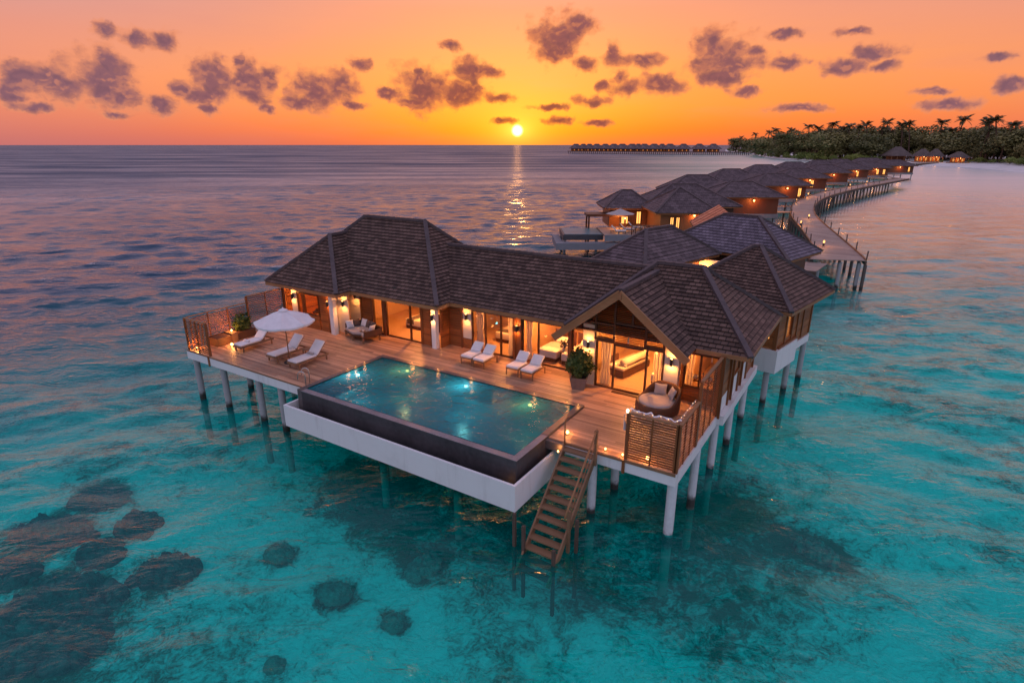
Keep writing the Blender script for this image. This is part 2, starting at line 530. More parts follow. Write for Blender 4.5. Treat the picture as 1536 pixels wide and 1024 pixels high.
# glow round the sun
gx = W.math('MULTIPLY', W.math('SUBTRACT', az, sun_az), .62); gy = W.math('SUBTRACT', el, sun_el)
gd = W.math('SQRT', W.math('ADD', W.math('MULTIPLY', gx, gx), W.math('MULTIPLY', gy, gy)))
glow1 = W.math('POWER', 2.718, W.math('MULTIPLY', gd, -1 / R(3.0)))
glow2 = W.math('POWER', 2.718, W.math('MULTIPLY', gd, -1 / R(.75)))
sky = W.mix(W.math('MULTIPLY', glow1, .72), sky, lin(255, 186, 14))
sky = W.vmath('ADD', sky, W.vmath('SCALE', (1.0, .75, .18), scale=W.math('MULTIPLY', glow2, .7)))
nish = W.node('ShaderNodeTexSky', sky_type='NISHITA', sun_disc=False, sun_elevation=sun_el, sun_rotation=HEAD * -1 + sun_az, altitude=10, air_density=1.0, dust_density=2.0, ozone_density=2.0)
clear = W.vmath('ADD', sky, W.vmath('SCALE', nish.outputs[0], scale=.05))

# clouds: puffs at their own bearings and heights above the horizon
puffs = []
def cl(*a): puffs.extend(a)
cl((36, 118, 36, 28), (14, 140, 26, 14), (150, 122, 50, 36), (164, 98, 26, 20), (98, 130, 34, 26), (186, 146, 28, 14), (52, 160, 40, 7))
cl((205, 58, 24, 12), (160, 46, 14, 12), (242, 57, 20, 13), (268, 132, 13, 11), (240, 155, 20, 14), (176, 172, 22, 6))
cl((320, 122, 30, 28), (300, 140, 20, 14), (376, 120, 28, 26), (380, 142, 30, 14), (358, 92, 8, 8), (406, 118, 10, 20), (316, 164, 15, 8), (401, 165, 11, 7))
cl((470, 136, 32, 26), (452, 154, 30, 9), (510, 134, 26, 24), (541, 96, 12, 9), (530, 159, 18, 6), (580, 140, 14, 9))
cl((636, 132, 36, 30), (628, 105, 9, 7), (690, 140, 32, 18), (706, 106, 26, 16), (738, 106, 14, 10), (622, 155, 26, 8), (676, 70, 14, 6), (746, 147, 18, 8), (755, 182, 15, 6))
cl((838, 58, 34, 30), (868, 38, 22, 16), (834, 80, 24, 12), (878, 96, 17, 13), (918, 84, 14, 16), (966, 92, 28, 10), (928, 120, 14, 12), (944, 130, 30, 10), (992, 126, 30, 13), (905, 130, 9, 9))
cl((890, 151, 22, 7), (822, 160, 24, 5), (838, 182, 18, 6), (896, 185, 18, 5), (1080, 88, 46, 30), (1068, 60, 20, 16), (1112, 98, 30, 18), (1088, 114, 46, 10), (1132, 76, 15, 9))
cl((1116, 137, 20, 8), (1180, 97, 26, 10), (1178, 50, 24, 7), (1264, 104, 32, 11), (1312, 80, 32, 12), (1330, 98, 24, 9), (1200, 163, 34, 7), (1425, 157, 38, 9), (1400, 136, 26, 6), (1518, 127, 22, 10), (1500, 86, 20, 6), (1280, 48, 24, 6))
wob = W.noise(W.mapping(cyl.outputs[0], (34, 34, 1)), 1.0, 4, .6)
wv = W.vmath('SUBTRACT', wob.outputs['Color'], (.5, .5, .5))
pp = W.vmath('ADD', cyl.outputs[0], W.vmath('MULTIPLY', wv, (.030, .019, 0)))
best = None
for x, y, rx, ry in puffs:
    a, e = azel(x, y)
    ra = abs(azel(x + rx, y)[0] - a); re = abs(azel(x, y - ry)[1] - e)
    nd = W.n.new('ShaderNodeVectorMath'); nd.operation = 'MULTIPLY_ADD'
    ra *= 1.14; re *= 1.1
    W.set(nd.inputs[0], pp); nd.inputs[1].default_value = (1 / ra, 1 / re, 0); nd.inputs[2].default_value = (-a / ra, -e / re, 0)
    ln = W.vmath('LENGTH', nd.outputs[0])
    best = ln if best is None else W.math('SMOOTH_MIN', best, ln, .2)
fb = W.noise(W.mapping(cyl.outputs[0], (75, 95, 1)), 1.0, 6, .62, .3).outputs[0]
fb2 = W.noise(W.mapping(cyl.outputs[0], (22, 28, 1)), 1.0, 3, .5).outputs[0]
def billow(sc, src=None):
    v = W.n.new('ShaderNodeTexVoronoi'); v.feature = 'SMOOTH_F1'; v.inputs['Smoothness'].default_value = .5; v.inputs['Scale'].default_value = 1.0
    W.set(v.inputs['Vector'], W.mapping(src or pp, (sc, sc * 1.2, 1)))
    return W.math('SUBTRACT', .42, v.outputs['Distance'])
bil = W.math('ADD', W.math('MULTIPLY', billow(50), .85), W.math('MULTIPLY', billow(120), .34))
dens = W.math('ADD', W.math('SUBTRACT', 1.52, best), W.math('ADD', bil, W.math('ADD', W.math('MULTIPLY', W.math('SUBTRACT', fb, .5), .6), W.math('MULTIPLY', W.math('SUBTRACT', fb2, .5), 1.0))))
pq = W.vmath('ADD', pp, (0, -.0055, 0))
relief = W.math('ADD', W.math('SUBTRACT', billow(50), billow(50, pq)), W.math('MULTIPLY', W.math('SUBTRACT', billow(120), billow(120, pq)), .6))   # puffs lit from below the horizon
alpha = W.mapr(dens, -.05, .72)
near = W.math('POWER', 2.718, W.math('MULTIPLY', gd, -1 / R(13)))
core = W.mix(near, lin(128, 98, 116), lin(150, 62, 44))
edge = W.mix(near, lin(232, 150, 118), lin(255, 138, 40))
ccol = W.mix(W.mapr(dens, .2, 1.15), edge, core)
ccol = W.mix(W.mapr(relief, .04, .4, 0.0, .42), ccol, edge)
ccol = W.mix(W.mapr(relief, .0, -.32, 0.0, .5), ccol, W.mix(near, lin(104, 84, 108), lin(112, 50, 44)))
ccol = W.mix(W.math('MULTIPLY', W.mapr(bil, .15, .5), .55), ccol, W.mix(near, lin(178, 128, 132), lin(236, 112, 52)))
cloudy = W.mix(W.math('MULTIPLY', alpha, .93), clear, ccol)
# sun disc
sd = W.vmath('LENGTH', W.vmath('SUBTRACT', dvec, tuple(SUN)))
disc = W.mapr(sd, R(.62), R(.26))
cloudy = W.vmath('ADD', cloudy, W.vmath('SCALE', (3.6, 2.6, 1.2), scale=disc))
bg1 = W.node('ShaderNodeBackground', in_Color=clear, in_Strength=1.0)
bg2 = W.node('ShaderNodeBackground', in_Color=cloudy, in_Strength=1.0)
inband = W.math('MULTIPLY', W.math('LESS_THAN', el, R(17)), W.math('LESS_THAN', aaz, R(58)))
ms = W.node('ShaderNodeMixShader')
W.set(ms.inputs[0], inband); W.l.new(bg1.outputs[0], ms.inputs[1]); W.l.new(bg2.outputs[0], ms.inputs[2])
out = W.n.new('ShaderNodeOutputWorld'); W.l.new(ms.outputs[0], out.inputs['Surface'])
world.cycles.sampling_method = 'MANUAL'; world.cycles.sample_map_resolution = 512

sun = bpy.data.lights.new('sun', 'SUN')
sun.energy = 0.05; sun.angle = R(.6); sun.color = (1.0, .42, .13)
so = bpy.data.objects.new('sun', sun); col.objects.link(so)
so.rotation_euler = SUN.to_track_quat('Z', 'Y').to_euler()

scene.view_settings.view_transform = 'Standard'
scene.view_settings.look = 'None'
scene.view_settings.exposure = 0
scene.view_settings.gamma = 1

cy = scene.cycles
cy.use_denoising = True
cy.max_bounces = 7; cy.diffuse_bounces = 3; cy.glossy_bounces = 3; cy.transmission_bounces = 3; cy.transparent_max_bounces = 14
cy.caustics_reflective = False; cy.caustics_refractive = False
cy.sample_clamp_indirect = 4.0
cy.sample_clamp_direct = 40.0

# ------------------------------------------------------------------ sea
def smooth(a, b, x):
    t = max(0.0, min(1.0, (x - a) / (b - a)))
    return t * t * (3 - 2 * t)

rw = random.Random(3)
waves = []
for k in range(54):
    lam = 1.0 * (8.0 / 1.0) ** rw.random()
    th = rw.gauss(0, .5)
    d = hv * -math.cos(th) + rtv * math.sin(th)
    kk = 2 * math.pi / lam
    waves.append((d.x * kk, d.y * kk, rw.random() * 6.28, .0058 * lam ** .92, lam))

def calm(x, y):
    """the lagoon in the lee of the boardwalk is quieter"""
    a = x * rtv.x + y * rtv.y; b = x * hv.x + y * hv.y
    return 1 - .6 * smooth(8, 28, a - .12 * b) * smooth(35, 70, b)

def sea_mesh():
    radii = [0.5]
    while radii[-1] < 18000:
        r = radii[-1]
        radii.append(r + max(.12, r * .0075))
    n1, n2 = 520, 36
    angs = [-R(62) + R(124) * i / n1 for i in range(n1 + 1)] + [R(62) + R(236) * (i + 1) / (n2 + 1) for i in range(n2)]
    na = len(angs)
    cs = [(math.sin(a) * rtv + math.cos(a) * hv) for a in angs]
    V = [(0, 0, WZ)]
    for ir, r in enumerate(radii):
        dr = r * .0075
        fade = 1 - smooth(150, 420, r)
        ws = [w for w in waves if w[4] > 2.4 * dr] if fade > 0 else []
        for ia in range(na):
            x, y = cs[ia].x * r, cs[ia].y * r
            z = WZ
            if ws and ia <= n1:
                s = 0.0
                for kx, ky, ph, am, lam in ws: s += am * math.sin(kx * x + ky * y + ph)
                edge = min(1.0, ia / 12, (n1 - ia) / 12)
                z += s * fade * calm(x, y) * edge
            V.append((x, y, z))
    F = [(0, 1 + i, 1 + (i + 1) % na) for i in range(na)]
    for ir in range(len(radii) - 1):
        b = 1 + ir * na
        for i in range(na):
            j = (i + 1) % na
            F.append((b + i, b + na + i, b + na + j, b + j))
    me = bpy.data.meshes.new('sea')
    me.from_pydata(V, [], F)
    me.polygons.foreach_set('use_smooth', [True] * len(F))
    o = bpy.data.objects.new('sea', me); col.objects.link(o)
    return o

def sea_material():
    m = bpy.data.materials.new('sea_water'); m.use_nodes = True
    t = NT(m.node_tree); t.n.remove(t.n['Principled BSDF'])
    p = pos(t)
    a = t.vmath('DOT_PRODUCT', p, tuple(rtv)); b = t.vmath('DOT_PRODUCT', p, tuple(hv))
    wob = t.noise(p, .035, 3).outputs[0]
    w = t.math('MULTIPLY', t.math('SUBTRACT', wob, .5), 40.0)
    off = t.math('ADD', b, w)
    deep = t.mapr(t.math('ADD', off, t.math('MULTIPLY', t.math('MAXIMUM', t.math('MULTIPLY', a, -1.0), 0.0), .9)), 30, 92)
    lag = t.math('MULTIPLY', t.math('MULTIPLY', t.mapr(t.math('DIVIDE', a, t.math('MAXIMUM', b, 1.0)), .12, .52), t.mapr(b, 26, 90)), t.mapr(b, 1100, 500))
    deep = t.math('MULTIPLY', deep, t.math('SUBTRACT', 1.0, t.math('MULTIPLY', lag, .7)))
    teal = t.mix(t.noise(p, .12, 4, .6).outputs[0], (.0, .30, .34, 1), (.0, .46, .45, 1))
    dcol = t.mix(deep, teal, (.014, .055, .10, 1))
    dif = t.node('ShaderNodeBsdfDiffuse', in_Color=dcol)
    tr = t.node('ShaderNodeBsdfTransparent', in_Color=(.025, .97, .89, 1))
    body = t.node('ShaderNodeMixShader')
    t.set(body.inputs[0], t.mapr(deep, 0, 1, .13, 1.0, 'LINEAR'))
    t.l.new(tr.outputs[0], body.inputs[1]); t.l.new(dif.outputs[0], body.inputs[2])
    # ripples, long crests across the heading
    q = t.mapping(p, (1, 1, 1), (0, 0, -HEAD))
    big = t.noise(t.mapping(q, (.18, .5, 1)), 1.0, 4, .55, .5).outputs[0]
    mid = t.noise(t.mapping(q, (.9, 1.7, 1)), 1.0, 4, .6, .6).outputs[0]
    fine = t.noise(t.mapping(q, (3.6, 5.6, 1)), 1.0, 3, .55, .4).outputs[0]
    gust = t.mapr(t.noise(t.mapping(q, (.03, .07, 1)), 1.0, 3).outputs[0], .35, .65, .55, 1.15)
    h = t.math('ADD', t.math('MULTIPLY', big, .34), t.math('ADD', t.math('MULTIPLY', mid, .15), t.math('MULTIPLY', fine, .022)))
    h = t.math('MULTIPLY', t.math('MULTIPLY', h, gust), t.mapr(lag, 0, 1, 1.0, .45, 'LINEAR'))
    bp = t.node('ShaderNodeBump'); bp.inputs['Strength'].default_value = 1.0; bp.inputs['Distance'].default_value = 1.0
    t.set(bp.inputs['Height'], h)
    gl = t.node('ShaderNodeBsdfGlossy', in_Color=(1, 1, 1, 1)); t.set(gl.inputs['Roughness'], t.mapr(t.vmath('LENGTH', p), 15, 300, .10, .34)); t.l.new(bp.outputs[0], gl.inputs['Normal'])
    # Fresnel of a rough sea: the slopes too small to see keep it from mirroring the horizon
    co = t.math('ABSOLUTE', t.vmath('DOT_PRODUCT', geo(t).outputs['Incoming'], bp.outputs[0]))
    dist = t.vmath('LENGTH', p)
    slope = t.math('MULTIPLY', t.mapr(dist, 25, 420, .03, .27), t.mapr(lag, 0, 1, 1.0, .15, 'LINEAR'))
    band = t.noise(t.mapping(q, (.008, .045, 1)), 1.0, 8, .68).outputs[0]                 # cat's paws: wind-roughened lanes
    slope = t.math('MULTIPLY', slope, t.mapr(band, .36, .64, .55, 1.35))
    ce = t.math('MINIMUM', t.math('SQRT', t.math('ADD', t.math('MULTIPLY', co, co), t.math('MULTIPLY', slope, slope))), 1.0)
    ex = t.mapr(lag, 0, 1, 5.0, 3.6, 'LINEAR')
    fr = t.math('ADD', .022, t.math('MULTIPLY', .978, t.math('POWER', t.math('SUBTRACT', 1.0, ce), ex)))
    mx = t.node('ShaderNodeMixShader'); t.set(mx.inputs[0], fr)
    t.l.new(body.outputs[0], mx.inputs[1]); t.l.new(gl.outputs[0], mx.inputs[2])
    t.l.new(mx.outputs[0], t.n['Material Output'].inputs['Surface'])
    return m

sea = sea_mesh()
sea.data.materials.append(sea_material())
tag(sea, 'turquoise sea rippling out to a purple horizon', 'sea', kind='structure')

REEF = [(42, 945, 2.6, 1.5, .5), (98, 885, 2.0, 1.1, .5), (75, 786, 1.7, 1.0, .6), (204, 776, 1.0, .8, .3), (242, 845, 1.2, .9, .9), (8, 850, 1.1, .8, .4), (150, 735, 1.4, .8, .5), (416, 814, .75, .55, .2), (500, 872, .85, .7, .7), (634, 832, 1.0, .75, 1.4), (590, 914, .5, .4, .2), (1228, 812, 1.1, .7, -.4), (150, 815, 1.1, .8, .2)]
# ------------------------------------------------------------------ sea bed
def seabed():
    mb = MB()
    from mathutils import noise as N
    def fn(u, v):
        x = -130 + 260 * u; y = -40 + 260 * v
        z = SZ + .5 * N.noise(Vector((x * .09, y * .09, 0))) + .28 * N.noise(Vector((x * .33, y * .33, 4))) + .1 * N.noise(Vector((x * .9, y * .9, 9)))
        return (x, y, min(z, WZ - 1.2))
    mb.grid(fn, 300, 300)
    m, t, b = new_mat('sand_and_reef')
    p = pos(t)
    d = t.vmath('ADD', p, t.vmath('SCALE', t.vmath('SUBTRACT', t.noise(p, .8, 4).outputs['Color'], (.5, .5, .5)), scale=1.6))
    n1 = t.noise(d, .16, 5, .62).outputs[0]
    n2 = t.noise(d, .75, 5, .65).outputs[0]
    n3 = t.noise(d, 2.6, 4, .6).outputs[0]
    weed_shade = t.math('ADD', t.math('MULTIPLY', n1, .62), t.math('ADD', t.math('MULTIPLY', n2, .42), t.math('MULTIPLY', n3, .22)))
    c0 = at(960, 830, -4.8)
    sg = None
    for cx, cy_, rx, ry in ((c0.x, c0.y, 7.5, 4.5), (-14.5, 16.2, 8.5, 3.6), (-3.5, 21, 4.5, 6.0)):      # shade below pool and house painted in as darker growth
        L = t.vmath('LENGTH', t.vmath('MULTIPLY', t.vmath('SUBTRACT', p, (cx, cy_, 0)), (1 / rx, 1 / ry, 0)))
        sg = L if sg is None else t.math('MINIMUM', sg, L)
    weed_shade = t.math('ADD', weed_shade, t.mapr(sg, 1.25, .35, 0.0, .165))
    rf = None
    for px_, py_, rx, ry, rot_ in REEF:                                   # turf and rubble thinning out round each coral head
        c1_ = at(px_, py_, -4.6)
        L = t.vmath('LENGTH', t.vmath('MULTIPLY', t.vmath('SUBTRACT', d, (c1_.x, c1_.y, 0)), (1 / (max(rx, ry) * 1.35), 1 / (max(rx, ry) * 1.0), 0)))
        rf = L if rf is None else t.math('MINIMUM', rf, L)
    weed_shade = t.math('ADD', weed_shade, t.mapr(rf, 1.35, .4, 0.0, .24))
    weed_shade = t.math('ADD', weed_shade, t.math('MULTIPLY', t.math('SUBTRACT', t.noise(d, 1.7, 5, .7).outputs[0], .5), .35))
    n4 = t.noise(d, 6.5, 4, .65).outputs[0]
    weed_shade = t.math('ADD', weed_shade, t.math('MULTIPLY', t.math('SUBTRACT', n4, .5), .42))
    f = t.mapr(weed_shade, .57, .84)
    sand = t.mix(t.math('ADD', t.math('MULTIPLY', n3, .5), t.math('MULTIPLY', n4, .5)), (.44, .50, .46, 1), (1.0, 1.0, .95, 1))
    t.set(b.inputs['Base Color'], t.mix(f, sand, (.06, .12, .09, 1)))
    b.inputs['Roughness'].default_value = 1.0; b.inputs['Specular IOR Level'].default_value = 0
    bump(t, b, t.math('ADD', n2, t.math('MULTIPLY', n3, .4)), .5, .8)
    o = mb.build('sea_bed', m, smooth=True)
    tag(o, 'pale sand sea bed mottled with seaweed and painted shade under the clear water', 'sea bed', kind='structure')
seabed()

m, t, b = new_mat('coral_rock')
cn = t.noise(pos(t), 2.4, 6, .72).outputs[0]
t.set(b.inputs['Base Color'], t.ramp(cn, [(.3, (.03, .04, .045)), (.72, (.24, .24, .22))]))
b.inputs['Roughness'].default_value = 1.0; b.inputs['Specular IOR Level'].default_value = 0
bump(t, b, cn, .3)
M['coral'] = m
m, t, b = new_mat('weedy_coral')
cn = t.noise(pos(t), 3.2, 6, .72).outputs[0]
t.set(b.inputs['Base Color'], t.ramp(cn, [(.3, (.09, .13, .11)), (.72, (.46, .50, .43))]))
b.inputs['Roughness'].default_value = 1.0; b.inputs['Specular IOR Level'].default_value = 0
bump(t, b, cn, .3)
M['coral_pale'] = m

def coral(px, py, rx, ry, rot, h, label):
    from mathutils import noise as N
    c = at(px, py, -4.4); c.z = -5.0
    if px > 300: rx *= .78; ry *= .7; h *= .75
    o = thing('coral_head', label, 'coral', c, rot, 'coral heads under the water')
    # a heap of lumps with an uneven outline
    mb = MB()
    rr = random.Random(int(px * 7 + py))
    for k in range(int(60 + 50 * rx)):
        a = rr.random() * 6.28; d = rr.random() ** .55 * .86
        cx, cy_ = math.cos(a) * d * rx * rr.uniform(.8, 1.15), math.sin(a) * d * ry * rr.uniform(.8, 1.15)
        s_ = rr.uniform(.12, .34) * (.6 + .5 * rx) * max(.22, 1.1 - .62 * d); hh = h * max(.2, 1 - .7 * d * d) * rr.uniform(.5, 1.0)
        sd = rr.random() * 90
        prof = [(1, -.2), (1.05, .25), (.85, .62), (.5, .9), (.02, 1.0)]
        P, F = [], []
        n = 9
        for r_, z_ in prof:
            for q in range(n):
                b_ = 2 * math.pi * q / n
                w_ = 1 + .5 * N.noise(Vector((math.cos(b_) * 1.2, math.sin(b_) * 1.2, sd + z_ * 1.5)))
                P.append((cx + math.cos(b_) * r_ * s_ * w_, cy_ + math.sin(b_) * r_ * s_ * w_, z_ * hh * (.85 + .3 * w_ - .15)))
        for i_ in range(len(prof) - 1):
            for q in range(n): F.append((i_ * n + q, i_ * n + (q + 1) % n, (i_ + 1) * n + (q + 1) % n, (i_ + 1) * n + q))
        mb.add(P, F)
    mb.v = [world_matrix(o) @ p for p in mb.v]
    mb.build('reef_rock', M['coral' if px < 300 else 'coral_pale'], o, smooth=True)

coral(42, 945, 2.6, 1.5, .5, 1.2, 'largest dark coral mass in the near left corner of the sea')
coral(98, 885, 2.0, 1.1, .5, 1.1, 'long dark coral patch just beyond the largest corner mass')
coral(75, 786, 1.7, 1.0, .6, 1.0, 'blurred dark coral patch second nearest the left edge of the sea')
coral(204, 776, 1.0, .8, .3, .9, 'round dark coral head left of the white pool trough')
coral(242, 845, 1.2, .9, .9, .9, 'dark coral head midway between the corner mass and the round head')
coral(8, 850, 1.1, .8, .4, .9, 'dark coral patch cut off by the left edge of the picture')
coral(150, 735, 1.4, .8, .5, .7, 'faint long coral patch under rippled water on the left')
coral(416, 814, .75, .55, .2, .7, 'small coral clump alone on bright turquoise sand')
coral(500, 872, .85, .7, .7, .6, 'greenish coral head nearest below the middle of the pool')
coral(634, 832, 1.0, .75, 1.4, .6, 'two lobed coral head under the pool trough shadow edge')
coral(590, 914, .5, .4, .2, .5, 'tiny round coral lump in the near turquoise water')
coral(1228, 812, 1.1, .7, -.4, .9, 'lone grey coral head in the water right of the corner pile')
coral(408, 978, .4, .3, .2, .5, 'tiny dark coral lump nearest the bottom edge')
coral(150, 815, 1.1, .8, .2, .7, 'dim coral patch between two darker patches on the left')
# ------------------------------------------------------------------ the near villa
villa = thing('overwater_villa', 'large nearest overwater villa with long shingled roofs and lit glass doors', 'villa', (-16, 24, 0))

def ridge(mb, a, b, w=.22, h=.14, lift=.05):
    a, b = Vector(a) + UP * lift, Vector(b) + UP * lift
    d = b - a
    n = max(1, int(d.length / .38))
    for i in range(n):                                  # one cap tile after another
        p, q = a + d * (i / n), a + d * ((i + .97) / n)
        mb.beam(p, q + UP * .015, w, h)

def roof(parent, faces, ridges, mat=None, course=.21, lip=.042, xf=None, name='roof'):
    mb = MB(xf)
    for f in faces: mb.roof_face(f, course, lip)
    ob = mb.build(name, mat or M['shingle'], parent)
    if ridges:
        rb = MB(xf)
        for a, b in ridges: ridge(rb, a, b)
        rb.build('ridge_cap', M['ridge'], ob)
    return ob

EV = 2.55
# left wing: main hip
A0, A1, B0, B1 = -29.5, -17.7, 21.0, 28.2
zr = 6.0; run = 3.6
r0, r1 = (A0 + run, 24.6, zr), (A1 - run, 24.6, zr)
c00, c10, c11, c01 = (A0, B0, EV), (A1, B0, EV), (A1, B1, EV), (A0, B1, EV)
roof(villa, [[c00, c10, r1, r0], [c10, c11, r1], [c11, c01, r0, r1], [c01, c00, r0]],
     [(c00, r0), (c10, r1), (c11, r1), (c01, r0), (r0, r1)])
# left wing: lower hip running out to the front
pz = 5.1
apx = (-26.6, 22.45, pz); back = (-26.6, 21 + (pz - EV) / (zr - EV) * run + .25, pz + .02)
fl, fr_, bl, br = (-29.55, 20.0, EV), (-23.65, 20.0, EV), (-29.55, 21.2, EV + .02), (-23.65, 21.02, EV + .02)
roof(villa, [[fl, fr_, apx], [fr_, br, back, apx], [bl, fl, apx, back]], [(fl, apx), (fr_, apx), (apx, back)])
# middle roof
mz = 4.78; my = 25.0
e0, e1, m0, m1 = (-18.6, 22.0, EV - .02), (-10.6, 22.0, EV - .02), (-8.2, my, mz), (-20.4, my, mz)
roof(villa, [[e0, e1, m0, m1], [(-10.6, 28.0, EV - .02), (-18.6, 28.0, EV - .02), m1, m0]], [(m1, m0)])
# right wing
C0, C1, D0, D1 = -11.1, -3.38, 21.7, 28.45
wz = 5.0; wy = (D0 + D1) / 2
w0, w1 = (-8.3, wy, wz), (-6.28, wy, wz)
k00, k10, k11, k01 = (C0, D0, EV - .05), (C1, D0, EV - .05), (C1, D1, EV - .05), (C0, D1, EV - .05)
roof(villa, [[k00, k10, w1, w0], [k10, k11, w1], [k11, k01, w0, w1], [k01, k00, w0]],
     [(k10, w1), (k11, w1), (k00, w0), (w0, w1)])
# gable over the glass doors of the right wing
gy = 20.5; gx = -8.14; gz = 4.68; gw = 2.74; ge = 2.52
gb = D0 + (gz - EV + .05) / ((wz - EV + .05) / (wy - D0)) + .1
L0, R0, P0, P1 = (gx - gw, gy, ge), (gx + gw, gy, ge), (gx, gy, gz), (gx, gb, gz)
L1, R1 = (gx - gw, D0 + .15, ge), (gx + gw, D0 + .15, ge)
roof(villa, [[R0, R1, P1, P0], [L1, L0, P0, P1]], [(P0, P1)])
mb = MB()
for sx in (-1, 1):
    a, b = Vector((gx + sx * (gw + .03), gy - .06, ge - .06)), Vector((gx, gy - .06, gz - .02))
    d = (b - a).normalized()
    a = a - d * .1
    up = Vector((-d.z * sx, 0, abs(d.x))) if sx > 0 else Vector((-d.z, 0, d.x))
    n = Vector((0, -1, 0)).cross(d)
    if n.z < 0: n = -n
    mb.beam(a - n * .09, b - n * .09 + d * .0, .09, .24, up=n)
    mb.beam(a + n * .06 + Vector((0, -.03, 0)), b + n * .06 + Vector((0, -.03, 0)), .07, .08, up=n)
mb.prism([(gx - .1, gy - .135), (gx + .1, gy - .135), (gx + .1, gy - .01), (gx - .1, gy - .01)], gz - .30, gz - .04)
mb.build('bargeboard', M['fascia'], villa)
mb = MB()                                              # boarded underside of the gable overhang
for sx in (-1, 1):
    p = [Vector((gx + sx * (gw - .02), gy - .02, ge - .07)), Vector((gx + sx * (gw - .02), 21.9, ge - .07)), Vector((gx, 21.9, gz - .09)), Vector((gx, gy - .02, gz - .09))]
    if sx < 0: p = p[::-1]
    mb.slab(p, .04)
mb.build('soffit', M['soffit'], villa)

# flat boarded soffits and fascias
mb = MB()
for x0, x1, y0, y1 in ((A0 + .05, A1 - .05, 21.0, 28.15), (-29.45, -23.7, 20.05, 20.97), (-17.72, -10.9, 22.06, 27.95), (-10.88, -10.25, 21.8, 28.4), (-6.0, C1 - .05, 21.75, 28.4), (-10.23, -6.02, 27.4, 28.4)):
    mb.box(x0, x1, y0, y1, 2.40, 2.46)
mb.build('soffit', M['soffit'], villa)
mb = MB()
for a, b in (((A0, 20.0), (-23.62, 20.0)), ((-23.65, 20.0), (-23.65, 21.0)), ((-23.6, 21.0), (A1 - .02, 21.0)), ((A1, 20.98), (A1, 22.0)), ((-17.7, 22.0), (-10.9, 22.0)), ((A0, 19.98), (A0, 28.2)),
             ((gx + gw + .02, D0), (C1, D0)), ((C1, D0 - .02), (C1, D1)), ((A0, 28.2), (A1, 28.2)), ((-17.7, 28.0), (C0, 28.0)), ((C0, D1), (C1, D1))):
    mb.beam((a[0], a[1], 2.46), (b[0], b[1], 2.46), .07, .17)
mb.build('fascia', M['fascia'], villa)

# floors
mb = MB()
mb.box(-29.0, -25.0, 20.95, 27.4, -.02, .03); mb.box(-24.98, -18.62, 22.2, 27.4, -.02, .03)
mb.box(-18.6, -10.3, 22.85, 27.4, -.02, .03); mb.box(-10.28, -6.02, 21.95, 27.4, -.02, .03); mb.box(-6.0, -4.4, 22.5, 27.4, -.02, .03)
mb.build('floor', M['carpet'], villa)

# boarded timber walls: boards laid one over another
def boards(mb, a, b, z0, z1, th=.1, bh=.13):
    a, b = Vector((*a, 0)), Vector((*b, 0))
    z = z0
    while z < z1 - .01:
        h = min(bh, z1 - z)
        mb.beam(a + UP * (z + h / 2), b + UP * (z + h / 2), th + random.uniform(-.012, .012), h - .012)
        z += bh

TW = 2.40
mb = MB()
for a, b, z0, z1 in (((-29.0, 20.85), (-29.0, 27.5), 0, TW),                      # far left side
                     ((-27.86, 20.8), (-27.46, 20.8), 0, .55), ((-27.3, 20.8), (-26.1, 20.8), 0, .78), ((-26.0, 20.8), (-25.36, 20.8), 0, TW), ((-27.3, 20.8), (-26.1, 20.8), 2.06, TW), ((-27.86, 20.8), (-27.46, 20.8), 2.06, TW),
                     ((-24.05, 22.1), (-23.25, 22.1), 0, TW), ((-19.62, 22.1), (-18.95, 22.1), 0, TW), ((-22.42, 22.1), (-22.2, 22.1), 0, TW), ((-23.2, 22.1), (-19.62, 22.1), 2.08, TW),
                     ((-18.42, 22.1), (-18.42, 22.8), 0, TW), ((-18.4, 22.8), (-17.55, 22.8), 0, TW), ((-16.9, 22.8), (-10.4, 22.8), 2.16, TW),
                     ((-4.6, 22.4), (-4.33, 22.4), 0, TW), ((-6.0, 22.4), (-4.6, 22.4), 0, .62), ((-6.0, 22.4), (-4.6, 22.4), 2.14, TW)):
    mb = MB(); boards(mb, a, b, z0, z1); mb.build('timber_wall', M['teak'], villa)
mb = MB()                                              # right flank with upright battens
for y0, y1, z0 in ((21.62, 22.9, .62), (22.95, 23.5, -.02), (23.55, 24.6, 1.05), (24.65, 25.3, -.02), (25.35, 26.3, 1.05), (26.35, 27.9, -.02)):
    mb = MB(); boards(mb, (-4.33, y0), (-4.33, y1), z0, 2.42); mb.build('timber_wall', M['teak_y'], villa)
for y0, y1 in ((23.58, 24.57), (25.37, 26.27)): MB().box(-4.40, -4.2, y0, y1, .99, 1.05).build('window_sill', M['teak_y'], villa)
mb = MB()
for y in (21.6, 22.92, 23.52, 24.62, 25.32, 26.32, 27.95): MB().box(-4.44, -4.2, y - .05, y + .05, -.1, 2.44).build('upright', M['teak_z'], villa)
for x, y, z1 in ((-28.98, 20.76, TW), (-25.28, 20.78, TW), (-25.2, 22.06, TW), (-24.07, 22.06, TW), (-23.22, 22.06, TW), (-22.32, 22.06, TW), (-19.62, 22.06, TW), (-18.97, 22.06, TW), (-18.4, 22.76, TW), (-17.53, 22.74, TW),
                 (-14.32, 22.72, TW), (-13.98, 22.72, TW), (-10.42, 22.72, TW), (-11.3, 22.72, TW), (-4.55, 22.34, TW), (-6.0, 22.34, TW)):
    MB().box(x - .06, x + .06, y - .06, y + .08, 0, z1).build('upright', M['teak_z'], villa)
MB().box(-14.26, -14.04, 22.76, 22.86, 0, TW).build('upright', M['teak_z'], villa)
mb = MB()
